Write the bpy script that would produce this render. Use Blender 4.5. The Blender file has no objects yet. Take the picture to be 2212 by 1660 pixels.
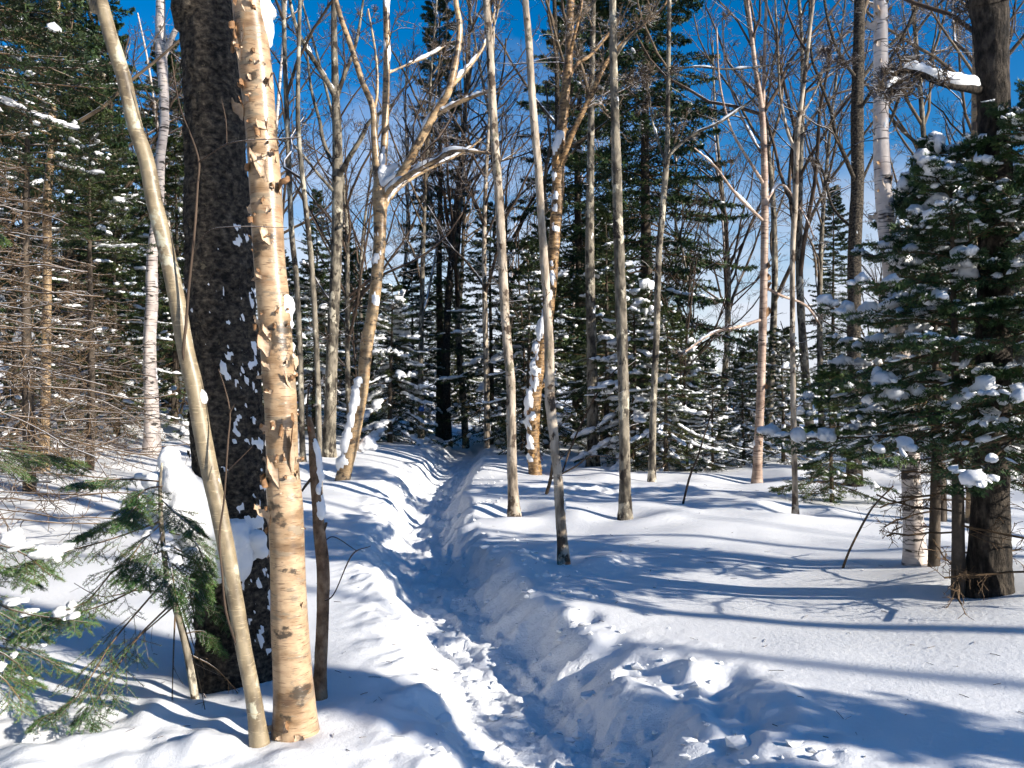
import bpy, bmesh, math, random
import numpy as np
from mathutils import Vector

# ------------------------------------------------------------------ camera, sky, sun, exposure
SC = bpy.context.scene
COL = SC.collection
CAMZ, FPX, CX, CY = 1.35, 1805.0, 1106.0, 830.0        # photograph measured on a 2212 x 1660 grid
cam_d = bpy.data.cameras.new('camera')
cam = bpy.data.objects.new('camera', cam_d)
COL.objects.link(cam)
cam.location = (0, 0, CAMZ)
cam.rotation_euler = (math.radians(90), 0, 0)
cam_d.sensor_width = 36.0
cam_d.lens = 36.0 * FPX / 2212.0
cam_d.clip_start = 0.05
cam_d.clip_end = 2000
SC.camera = cam

SUN_EL = math.radians(21.5)
SUN_AZ = math.radians(-28)                              # direction towards the sun, from +X
SUNV = Vector((math.cos(SUN_AZ) * math.cos(SUN_EL), math.sin(SUN_AZ) * math.cos(SUN_EL), math.sin(SUN_EL)))
sun_d = bpy.data.lights.new('sun', 'SUN')
sun_d.energy = 5.0
sun_d.angle = math.radians(0.53)
sun_d.color = (1.0, 0.935, 0.84)
sun = bpy.data.objects.new('sun', sun_d)
COL.objects.link(sun)
sun.rotation_euler = SUNV.to_track_quat('Z', 'Y').to_euler()

W = bpy.data.worlds.new('World')
SC.world = W
W.use_nodes = True
wn = W.node_tree
for n_ in list(wn.nodes):
    wn.nodes.remove(n_)


def node(nt, typ, ins=None, **attrs):
    n = nt.nodes.new(typ)
    for k, v in attrs.items():
        setattr(n, k, v)
    for k, v in (ins or {}).items():
        if hasattr(v, 'is_output'):
            nt.links.new(v, n.inputs[k])
        else:
            n.inputs[k].default_value = v
    return n


def ramp(nt, fac, stops, interp='LINEAR'):
    n = node(nt, 'ShaderNodeValToRGB', {'Fac': fac})
    n.color_ramp.interpolation = interp
    el = n.color_ramp.elements
    while len(el) < len(stops):
        el.new(0.5)
    for e, (p, c) in zip(el, stops):
        e.position = p
        e.color = (*c, 1) if len(c) == 3 else c
    return n.outputs['Color']


def mixc(nt, fac, a, b, mode='MIX'):
    n = nt.nodes.new('ShaderNodeMix')
    n.data_type = 'RGBA'
    n.blend_type = mode
    for idx, v in ((0, fac), (6, a), (7, b)):
        if hasattr(v, 'is_output'):
            nt.links.new(v, n.inputs[idx])
        else:
            n.inputs[idx].default_value = (*v, 1) if isinstance(v, tuple) and len(v) == 3 else v
    return n.outputs[2]


def math_(nt, op, a, b=0.0, c=0.0):
    n = nt.nodes.new('ShaderNodeMath')
    n.operation = op
    for i, v in enumerate((a, b, c)):
        if hasattr(v, 'is_output'):
            nt.links.new(v, n.inputs[i])
        else:
            n.inputs[i].default_value = v
    return n.outputs[0]


sky = node(wn, 'ShaderNodeTexSky', sky_type='NISHITA', sun_disc=False, sun_elevation=SUN_EL,
           sun_rotation=math.radians(90) - SUN_AZ, air_density=1.0, dust_density=0.2, ozone_density=3.0)
hs = node(wn, 'ShaderNodeHueSaturation', {'Color': sky.outputs[0], 'Saturation': 1.45, 'Value': 1.65, 'Hue': 0.505})
tcw = node(wn, 'ShaderNodeTexCoord')
sepw = node(wn, 'ShaderNodeSeparateXYZ', {0: tcw.outputs['Generated']})
zc = math_(wn, 'ADD', math_(wn, 'MAXIMUM', sepw.outputs[2], 0.0), 0.16)
cmb = node(wn, 'ShaderNodeCombineXYZ', {0: math_(wn, 'DIVIDE', sepw.outputs[0], zc), 1: math_(wn, 'DIVIDE', sepw.outputs[1], zc), 2: 0.0})
cn = node(wn, 'ShaderNodeTexNoise', {'Vector': cmb.outputs[0], 'Scale': 0.85, 'Detail': 7.0, 'Roughness': 0.55, 'Distortion': 0.3})
low = node(wn, 'ShaderNodeMapRange', {'Value': sepw.outputs[2], 1: 0.06, 2: 0.42, 3: 0.30, 4: -0.17}, clamp=True)
cl = node(wn, 'ShaderNodeMapRange', {'Value': math_(wn, 'ADD', cn.outputs['Fac'], low.outputs[0]), 1: 0.46, 2: 0.80, 3: 0.0, 4: 0.9}, clamp=True)
skyc = mixc(wn, cl.outputs[0], hs.outputs[0], (9.0, 9.4, 10.6))
bg = node(wn, 'ShaderNodeBackground', {'Color': skyc, 'Strength': 0.052})
wo = node(wn, 'ShaderNodeOutputWorld', {'Surface': bg.outputs[0]})

SC.view_settings.view_transform = 'Standard'
SC.view_settings.look = 'None'
SC.view_settings.gamma = 1.0
SC.view_settings.exposure = 0.84
SC.render.engine = 'CYCLES'
SC.cycles.max_bounces = 3
SC.cycles.diffuse_bounces = 2
SC.cycles.glossy_bounces = 1
SC.cycles.use_adaptive_sampling = True
SC.cycles.adaptive_threshold = 0.04
SC.cycles.use_light_tree = False
SC.cycles.transmission_bounces = 1
SC.cycles.use_denoising = True

# ------------------------------------------------------------------ noise and mesh helpers


def _h(ix, iy, iz, seed):
    h = (ix.astype(np.int64) * 374761393 + iy.astype(np.int64) * 668265263 + iz.astype(np.int64) * 2147483647 + seed * 1274126177) & 0xFFFFFFFF
    h = ((h ^ (h >> 13)) * 1274126177) & 0xFFFFFFFF
    h = ((h ^ (h >> 16)) * 2246822519) & 0xFFFFFFFF
    return ((h ^ (h >> 15)) & 0xFFFFFF) / float(0x7FFFFF) - 1.0


def noise3(x, y, z, seed=0):
    """gradient noise, about -1 .. 1"""
    x, y, z = np.broadcast_arrays(np.asarray(x, float), np.asarray(y, float), np.asarray(z, float))
    x, y, z = 0.36 * x + 0.48 * y - 0.8 * z, -0.8 * x + 0.6 * y, 0.48 * x + 0.64 * y + 0.6 * z
    ix, iy, iz = np.floor(x), np.floor(y), np.floor(z)
    fx, fy, fz = x - ix, y - iy, z - iz
    ux, uy, uz = [f * f * f * (f * (f * 6 - 15) + 10) for f in (fx, fy, fz)]
    out = 0
    for dx in (0, 1):
        wx = ux if dx else 1 - ux
        for dy in (0, 1):
            wy = uy if dy else 1 - uy
            for dz in (0, 1):
                wz = uz if dz else 1 - uz
                a = [_h(ix + dx, iy + dy, iz + dz, seed + q) for q in (0, 313, 717)]
                out = out + (a[0] * (fx - dx) + a[1] * (fy - dy) + a[2] * (fz - dz)) * wx * wy * wz
    return out * 1.55


def noise2(x, y, seed=0):
    x, y = np.broadcast_arrays(np.asarray(x, float), np.asarray(y, float))
    c, s = math.cos(0.7 + seed), math.sin(0.7 + seed)
    x, y = x * c - y * s, x * s + y * c
    ix, iy = np.floor(x), np.floor(y)
    fx, fy = x - ix, y - iy
    ux, uy = [f * f * f * (f * (f * 6 - 15) + 10) for f in (fx, fy)]
    z0 = np.zeros_like(ix)
    out = 0
    for dx in (0, 1):
        wx = ux if dx else 1 - ux
        for dy in (0, 1):
            wy = uy if dy else 1 - uy
            an = _h(ix + dx, iy + dy, z0, seed) * math.pi
            out = out + (np.cos(an) * (fx - dx) + np.sin(an) * (fy - dy)) * wx * wy
    return out * 1.5


def fbm2(x, y, seed=0, octv=3):
    o, a, f = 0, 1.0, 1.0
    for k in range(octv):
        o = o + a * noise2(x * f, y * f, seed + k)
        a *= 0.5
        f *= 2.03
    return o


def ss(a, b, v):
    t = np.clip((np.asarray(v, float) - a) / (b - a), 0, 1)
    return t * t * (3 - 2 * t)


def norm(v):
    return v / np.maximum(np.linalg.norm(v, axis=-1, keepdims=True), 1e-9)


class MB:
    """collects vertex and face arrays and links them as one mesh object"""

    def __init__(self):
        self.v, self.f, self.m, self.n = [], [], [], 0

    def add(self, v, f, mi=0):
        v = np.asarray(v, np.float32).reshape(-1, 3)
        f = np.asarray(f, np.int64)
        if len(f):
            self.f.append(f + self.n)
            self.m.append(np.full(len(f), mi, np.int32))
        self.v.append(v)
        self.n += len(v)

    def tubes(self, P, R, k, mi=0, cap=False):
        """P (B,n,3) centre lines, R (B,n) radii, k sides"""
        P = np.asarray(P, float)
        R = np.asarray(R, float)
        B, n, _ = P.shape
        T = np.empty_like(P)
        T[:, 1:-1] = P[:, 2:] - P[:, :-2]
        T[:, 0] = P[:, 1] - P[:, 0]
        T[:, -1] = P[:, -1] - P[:, -2]
        T = norm(T)
        Tm = norm(T.mean(axis=1))
        ax = np.zeros((B, 3))
        ax[np.arange(B), np.argmin(np.abs(Tm), axis=1)] = 1
        U = norm(np.cross(ax[:, None, :], T))
        V = np.cross(T, U)
        a = np.arange(k) * 2 * math.pi / k
        vv = P[:, :, None, :] + R[:, :, None, None] * (np.cos(a)[None, None, :, None] * U[:, :, None, :] + np.sin(a)[None, None, :, None] * V[:, :, None, :])
        idx = np.arange(B * n * k).reshape(B, n, k)
        q = np.stack([idx[:, :-1], np.roll(idx, -1, 2)[:, :-1], np.roll(idx, -1, 2)[:, 1:], idx[:, 1:]], -1).reshape(-1, 4)
        self.add(vv, q, mi)
        if cap:
            c = idx[:, -1, :]
            for b in range(B):
                self.v.append(P[b, -1][None].astype(np.float32))
                ci = self.n
                self.n += 1
                base = self.n - 1 - B * n * k - b
                tri = np.stack([c[b] + base, np.roll(c[b], -1) + base, np.full(k, ci), np.full(k, ci)], -1)
                self.f.append(tri[:, :3])
                self.m.append(np.full(k, mi, np.int32))

    def mesh(self, name, mats, smooth=True):
        me = bpy.data.meshes.new(name)
        v = np.concatenate(self.v) if self.v else np.zeros((0, 3), np.float32)
        me.vertices.add(len(v))
        me.vertices.foreach_set('co', v.ravel())
        if self.f:
            sizes = np.concatenate([np.full(len(f), f.shape[1], np.int32) for f in self.f])
            loops = np.concatenate([f.ravel() for f in self.f]).astype(np.int32)
            me.loops.add(len(loops))
            me.loops.foreach_set('vertex_index', loops)
            me.polygons.add(len(sizes))
            st = np.concatenate([[0], np.cumsum(sizes)[:-1]]).astype(np.int32)
            me.polygons.foreach_set('loop_start', st)
            me.polygons.foreach_set('material_index', np.concatenate(self.m))
            me.polygons.foreach_set('use_smooth', np.full(len(sizes), smooth, bool))
        me.update(calc_edges=True)
        me.validate()
        for m in (mats if isinstance(mats, (list, tuple)) else [mats]):
            me.materials.append(m)
        return me


def link(name, me, parent=None, loc=None):
    o = bpy.data.objects.new(name, me)
    COL.objects.link(o)
    if parent is not None:
        o.parent = parent
    if loc is not None:
        o.location = loc
    return o


def thing(name, label, cat, loc, group=None):
    o = bpy.data.objects.new(name, None)
    o.empty_display_size = 0.2
    COL.objects.link(o)
    o.location = loc
    o['label'] = label
    o['category'] = cat
    if group:
        o['group'] = group
    return o


def copy_thing(src, loc, rz, sc, label, group):
    r = src.copy()
    COL.objects.link(r)
    r.location = loc
    r.rotation_euler = (0, 0, rz)
    r.scale = sc
    r['label'] = label
    r['group'] = group
    for ch in src.children:
        c = ch.copy()
        COL.objects.link(c)
        c.parent = r
    return r


def ico(sub):
    bm = bmesh.new()
    bmesh.ops.create_icosphere(bm, subdivisions=sub, radius=1.0)
    v = np.array([x.co[:] for x in bm.verts])
    bm.verts.index_update()
    f = np.array([[x.index for x in g.verts] for g in bm.faces])
    bm.free()
    return v, f


ICO1, ICO2, ICO3, ICO4 = ico(1), ico(2), ico(3), ico(4)


def spline(pts, n):
    """Catmull-Rom through pts (m,k) resampled to n rows"""
    p = np.asarray(pts, float)
    p = np.vstack([2 * p[0] - p[1], p, 2 * p[-1] - p[-2]])
    m = len(p) - 3
    t = np.linspace(0, m, n)
    i = np.minimum(t.astype(int), m - 1)
    u = (t - i)[:, None]
    a, b, c, d = p[i], p[i + 1], p[i + 2], p[i + 3]
    return 0.5 * (2 * b + (c - a) * u + (2 * a - 5 * b + 4 * c - d) * u ** 2 + (3 * b - a - 3 * c + d) * u ** 3)


# ------------------------------------------------------------------ materials
SNOWC = (0.80, 0.83, 0.88)


def new_mat(name):
    m = bpy.data.materials.new(name)
    m.use_nodes = True
    nt = m.node_tree
    return m, nt, nt.nodes['Principled BSDF']


def snow_mat(name, bs=0.35, rough_scale=28.0):
    m, nt, b = new_mat(name)
    tc = node(nt, 'ShaderNodeTexCoord')
    n1 = node(nt, 'ShaderNodeTexNoise', {'Vector': tc.outputs['Object'], 'Scale': 170.0, 'Detail': 2.0})
    n2 = node(nt, 'ShaderNodeTexNoise', {'Vector': tc.outputs['Object'], 'Scale': rough_scale, 'Detail': 5.0, 'Roughness': 0.65})
    hgt = math_(nt, 'ADD', math_(nt, 'MULTIPLY', n1.outputs['Fac'], 0.25), n2.outputs['Fac'])
    bp = node(nt, 'ShaderNodeBump', {'Strength': bs, 'Distance': 0.02, 'Height': hgt})
    nt.links.new(bp.outputs[0], b.inputs['Normal'])
    n3 = node(nt, 'ShaderNodeTexNoise', {'Vector': tc.outputs['Object'], 'Scale': 3.0, 'Detail': 3.0})
    nt.links.new(ramp(nt, n3.outputs['Fac'], [(0.3, (0.82, 0.825, 0.83)), (0.7, (0.88, 0.88, 0.87))]), b.inputs['Base Color'])
    b.inputs['Roughness'].default_value = 0.55
    b.inputs['Specular IOR Level'].default_value = 0.25
    return m


def bark_mat(name, cols, scale=(9, 9, 3), dark=None, lent=None, lichen=None, snow=0.0, snowthr=0.45, bump=0.4, rough=0.85, spec=0.25, detail=6.0, dist=0.01):
    """cols: colour ramp; lent: (colour, threshold, vec scale) horizontal dashes; lichen / dark: (colour, threshold, vec scale)"""
    m, nt, b = new_mat(name)
    tc = node(nt, 'ShaderNodeTexCoord')
    mp = node(nt, 'ShaderNodeMapping', {'Vector': tc.outputs['Object'], 'Scale': scale})
    nz = node(nt, 'ShaderNodeTexNoise', {'Vector': mp.outputs[0], 'Scale': 1.0, 'Detail': detail, 'Roughness': 0.62})
    c = ramp(nt, nz.outputs['Fac'], cols)
    h = nz.outputs['Fac']
    for spec_ in (lichen, dark):
        if spec_:
            colr, thr, vs = spec_
            mp2 = node(nt, 'ShaderNodeMapping', {'Vector': tc.outputs['Object'], 'Scale': vs, 'Location': (3.1 + vs[0], 1.7, 0.4)})
            n2 = node(nt, 'ShaderNodeTexNoise', {'Vector': mp2.outputs[0], 'Scale': 1.0, 'Detail': 5.0, 'Roughness': 0.6})
            f2 = node(nt, 'ShaderNodeMapRange', {'Value': n2.outputs['Fac'], 1: thr, 2: thr + 0.05}, clamp=True)
            c = mixc(nt, f2.outputs[0], c, colr)
            h = math_(nt, 'ADD', h, math_(nt, 'MULTIPLY', f2.outputs[0], 0.25))
    if lent:
        colr, thr, vs = lent
        mp3 = node(nt, 'ShaderNodeMapping', {'Vector': tc.outputs['Object'], 'Scale': vs})
        n3 = node(nt, 'ShaderNodeTexNoise', {'Vector': mp3.outputs[0], 'Scale': 1.0, 'Detail': 2.0})
        f3 = node(nt, 'ShaderNodeMapRange', {'Value': n3.outputs['Fac'], 1: thr, 2: thr + 0.06, 4: 0.85}, clamp=True)
        c = mixc(nt, f3.outputs[0], c, colr)
    oi = node(nt, 'ShaderNodeObjectInfo')
    br = node(nt, 'ShaderNodeMapRange', {'Value': oi.outputs['Random'], 3: 0.82, 4: 1.15})
    c = mixc(nt, 1.0, c, br.outputs[0], 'MULTIPLY')
    bp = node(nt, 'ShaderNodeBump', {'Strength': bump, 'Distance': dist, 'Height': h})
    nt.links.new(bp.outputs[0], b.inputs['Normal'])
    if snow > 0:
        g = node(nt, 'ShaderNodeNewGeometry')
        sp = node(nt, 'ShaderNodeSeparateXYZ', {0: g.outputs['Normal']})
        ns = node(nt, 'ShaderNodeTexNoise', {'Vector': g.outputs['Position'], 'Scale': 2.2, 'Detail': 3.0})
        val = math_(nt, 'ADD', sp.outputs[2], math_(nt, 'MULTIPLY', ns.outputs['Fac'], 0.9))
        fs = node(nt, 'ShaderNodeMapRange', {'Value': val, 1: snowthr + 0.45, 2: snowthr + 0.6, 4: snow}, clamp=True)
        c = mixc(nt, fs.outputs[0], c, SNOWC)
    nt.links.new(c, b.inputs['Base Color'])
    b.inputs['Roughness'].default_value = rough
    b.inputs['Specular IOR Level'].default_value = spec
    return m


def needle_mat(name, a, b_, c_):
    m, nt, b = new_mat(name)
    tc = node(nt, 'ShaderNodeTexCoord')
    nz = node(nt, 'ShaderNodeTexNoise', {'Vector': tc.outputs['Object'], 'Scale': 5.0, 'Detail': 4.0})
    oi = node(nt, 'ShaderNodeObjectInfo')
    f = math_(nt, 'ADD', nz.outputs['Fac'], math_(nt, 'MULTIPLY', math_(nt, 'SUBTRACT', oi.outputs['Random'], 0.5), 0.22))
    nt.links.new(ramp(nt, f, [(0.3, a), (0.52, b_), (0.75, c_)]), b.inputs['Base Color'])
    b.inputs['Roughness'].default_value = 0.55
    b.inputs['Specular IOR Level'].default_value = 0.3
    return m


M = {}
M['snow'] = snow_mat('snow_lumps')
M['ground'] = snow_mat('snow_cover', 0.28)
M['trodden'] = snow_mat('trodden_snow', 0.75, 22.0)
M['ybirch'] = bark_mat('yellow_birch_bark', [(0.32, (0.13, 0.08, 0.045)), (0.43, (0.30, 0.19, 0.10)), (0.55, (0.54, 0.38, 0.23)), (0.68, (0.34, 0.205, 0.11))],
                       scale=(4, 4, 9), lent=((0.13, 0.065, 0.03), 0.60, (16, 16, 240)), dark=((0.075, 0.055, 0.035), 0.575, (7, 7, 10)),
                       lichen=((0.30, 0.23, 0.15), 0.56, (9, 9, 30)), bump=0.4, rough=0.36, spec=0.5, dist=0.005)
M['gbirch'] = bark_mat('golden_birch_bark', [(0.32, (0.12, 0.07, 0.033)), (0.43, (0.31, 0.20, 0.10)), (0.55, (0.50, 0.35, 0.19)), (0.68, (0.34, 0.20, 0.10))],
                       scale=(4, 4, 9), lent=((0.13, 0.065, 0.03), 0.60, (16, 16, 240)), dark=((0.075, 0.055, 0.035), 0.55, (6, 6, 9)),
                       lichen=((0.30, 0.23, 0.15), 0.56, (9, 9, 30)), bump=0.4, rough=0.36, spec=0.5, dist=0.005)
M['curl_out'] = bark_mat('birch_curl_outer', [(0.3, (0.34, 0.225, 0.13)), (0.7, (0.62, 0.47, 0.33))], scale=(20, 20, 60), rough=0.45, spec=0.4, bump=0.2)
M['curl_in'] = bark_mat('birch_curl_inner', [(0.3, (0.12, 0.06, 0.028)), (0.7, (0.34, 0.19, 0.09))], scale=(20, 20, 60), rough=0.6, bump=0.2)
M['curl_white'] = bark_mat('white_birch_curl', [(0.3, (0.55, 0.43, 0.33)), (0.7, (0.72, 0.64, 0.56))], scale=(20, 20, 60), rough=0.5, bump=0.2)
M['curl_gold'] = bark_mat('golden_shag_curl', [(0.3, (0.24, 0.13, 0.05)), (0.7, (0.46, 0.29, 0.12))], scale=(20, 20, 60), rough=0.45, bump=0.2)
M['shag'] = bark_mat('shaggy_golden_birch_bark', [(0.36, (0.08, 0.045, 0.02)), (0.5, (0.28, 0.16, 0.065)), (0.64, (0.48, 0.31, 0.15))],
                     scale=(9, 9, 30), dark=((0.07, 0.04, 0.022), 0.56, (10, 10, 26)), bump=0.9, rough=0.5, spec=0.4, snow=0.9, snowthr=0.75)
M['wbirch'] = bark_mat('white_birch_bark', [(0.3, (0.42, 0.34, 0.30)), (0.55, (0.66, 0.58, 0.52)), (0.75, (0.72, 0.58, 0.46))],
                       scale=(4, 4, 6), lent=((0.045, 0.035, 0.03), 0.58, (5, 5, 60)), dark=((0.04, 0.033, 0.028), 0.60, (4, 4, 14)), bump=0.35, rough=0.55)
M['pbirch'] = bark_mat('pink_birch_bark', [(0.34, (0.20, 0.13, 0.095)), (0.5, (0.40, 0.29, 0.22)), (0.66, (0.54, 0.41, 0.32))],
                       scale=(4, 4, 6), lent=((0.10, 0.055, 0.04), 0.58, (8, 8, 90)), dark=((0.08, 0.05, 0.04), 0.63, (4, 4, 10)), bump=0.35, rough=0.5)
M['maple'] = bark_mat('grey_maple_bark', [(0.34, (0.030, 0.026, 0.021)), (0.45, (0.105, 0.09, 0.068)), (0.57, (0.255, 0.22, 0.165)), (0.72, (0.10, 0.085, 0.065))],
                      scale=(9, 9, 4), lichen=((0.46, 0.41, 0.31), 0.57, (6, 6, 4)), dark=((0.04, 0.032, 0.025), 0.55, (8, 8, 5)), bump=1.0, rough=0.85, dist=0.015)
M['tan'] = bark_mat('pale_tan_maple_bark', [(0.34, (0.09, 0.07, 0.05)), (0.46, (0.31, 0.25, 0.185)), (0.58, (0.53, 0.445, 0.345))],
                    scale=(11, 11, 3), lichen=((0.20, 0.175, 0.12), 0.60, (5, 5, 4)), dark=((0.085, 0.06, 0.042), 0.545, (9, 9, 7)), bump=1.0, rough=0.8, dist=0.015)
M['alder'] = bark_mat('smooth_olive_bark', [(0.28, (0.085, 0.062, 0.038)), (0.45, (0.20, 0.155, 0.095)), (0.60, (0.32, 0.255, 0.16)), (0.8, (0.22, 0.19, 0.12))],
                      scale=(14, 14, 9), lichen=((0.48, 0.45, 0.33), 0.59, (11, 11, 8)), lent=((0.40, 0.32, 0.20), 0.60, (24, 24, 140)), bump=0.5, rough=0.42, spec=0.45, dist=0.006)
M['darkbark'] = bark_mat('dark_scaly_bark', [(0.38, (0.012, 0.010, 0.008)), (0.48, (0.042, 0.034, 0.026)), (0.57, (0.080, 0.065, 0.048)), (0.70, (0.16, 0.13, 0.095))],
                         scale=(34, 34, 46), lichen=((0.19, 0.155, 0.10), 0.65, (16, 16, 26)), bump=1.0, rough=0.9, detail=8.0, dist=0.03)
M['stub'] = bark_mat('rough_brown_stub_bark', [(0.32, (0.04, 0.024, 0.014)), (0.47, (0.16, 0.10, 0.06)), (0.62, (0.30, 0.21, 0.135))], scale=(18, 18, 12), lichen=((0.30, 0.12, 0.06), 0.63, (14, 14, 10)), bump=1.0, rough=0.8, dist=0.015)
M['kbark'] = bark_mat('shade_toned_ridged_bark', [(0.38, (0.010, 0.008, 0.006)), (0.5, (0.034, 0.027, 0.020)), (0.62, (0.075, 0.060, 0.045))], scale=(26, 26, 12), bump=1.0, rough=0.9, dist=0.03)  # thick right trunk: shade of the neighbouring firs is put into the bark colour
M['sbark'] = bark_mat('spruce_bark', [(0.3, (0.03, 0.024, 0.018)), (0.55, (0.09, 0.07, 0.052)), (0.75, (0.16, 0.13, 0.10))], scale=(14, 14, 9), bump=0.8, snow=0.8, snowthr=0.6)
M['twig'] = bark_mat('bare_twigs', [(0.3, (0.05, 0.036, 0.025)), (0.55, (0.13, 0.095, 0.062)), (0.75, (0.22, 0.165, 0.11))], scale=(3, 3, 3), bump=0.1, snow=0.95, snowthr=0.55, detail=2.0)
M['redtwig'] = bark_mat('reddish_twigs', [(0.3, (0.035, 0.024, 0.018)), (0.7, (0.11, 0.076, 0.052))], scale=(3, 3, 3), bump=0.1, snow=0.7, snowthr=0.62, detail=2.0)
M['deadtwig'] = bark_mat('dead_brown_twigs', [(0.3, (0.075, 0.046, 0.024)), (0.7, (0.22, 0.145, 0.082))], scale=(3, 3, 3), bump=0.1, snow=0.6, snowthr=0.72, detail=2.0)
M['cwood'] = bark_mat('spruce_branch_wood', [(0.3, (0.055, 0.035, 0.02)), (0.7, (0.17, 0.11, 0.06))], scale=(3, 3, 3), bump=0.1, detail=2.0)
M['needle'] = needle_mat('spruce_needles', (0.014, 0.026, 0.009), (0.034, 0.055, 0.015), (0.09, 0.11, 0.026))
M['needle_near'] = needle_mat('fresh_spruce_needles', (0.035, 0.095, 0.026), (0.085, 0.175, 0.04), (0.19, 0.26, 0.07))
M['needle_right'] = needle_mat('green_fir_needles', (0.018, 0.042, 0.014), (0.042, 0.082, 0.022), (0.11, 0.15, 0.035))
M['needle_fir'] = needle_mat('dark_fir_needles', (0.010, 0.024, 0.010), (0.022, 0.048, 0.015), (0.055, 0.085, 0.022))  # tall spruces: darker needle colour stands in for their backlit shade

# ------------------------------------------------------------------ terrain
_py = np.array([-30, -8, -3, 0, 2, 3.76, 5.04, 6.6, 8.4, 11.6, 14.2, 18.4, 22, 26, 34, 60, 130])
_px = np.array([2.0, 1.1, .62, .42, .34, .20, -.18, -.62, -.86, -1.03, -.95, -1.0, -1.4, -2.3, -3.4, -3.0, -3.0])
_ty = np.linspace(-30, 130, 3201)
_tx = np.interp(_ty, _py, _px)
_k = np.exp(-0.5 * (np.arange(-24, 25) / 9.0) ** 2)
_tx = np.convolve(np.pad(_tx, 24, mode='edge'), _k / _k.sum(), 'valid')
WELLS = []
PITS = [(0.52, 4.5, .12, .10), (0.72, 4.05, .15, .12), (0.62, 4.25, .09, .08), 
        (0.86, 3.75, .16, .13), (0.66, 3.62, .13, .10), (0.96, 3.45, .12, .10), (0.45, 5.05, .08, .07), (1.02, 3.95, .10, .08), (0.80, 3.2, .14, .1)]


def trail(x, y):
    cx = np.interp(y, _ty, _tx)
    s = x - cx
    sl = s + 0.07 * noise2(y * 2.3, 0.5, 3) + 0.05 * noise2(y * 6.1, x * 2.0, 4) + 0.02 * noise2(y * 15, x * 9, 7)
    sr = s + 0.10 * noise2(y * 2.0, 9.5, 5) + 0.07 * noise2(y * 5.0, x * 3.0, 6) + 0.03 * noise2(y * 13, x * 9, 8)
    wl = 0.20
    run_l = 0.42 + 0.12 * noise2(y * 3.1, 4.0, 12)
    run_r = np.interp(y, [3.0, 4.5, 7, 10, 20], [.46, .43, .38, .33, .28])
    return ss(-wl - run_l, -wl, sl) * (1 - ss(0.17, 0.17 + run_r, sr))


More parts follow.
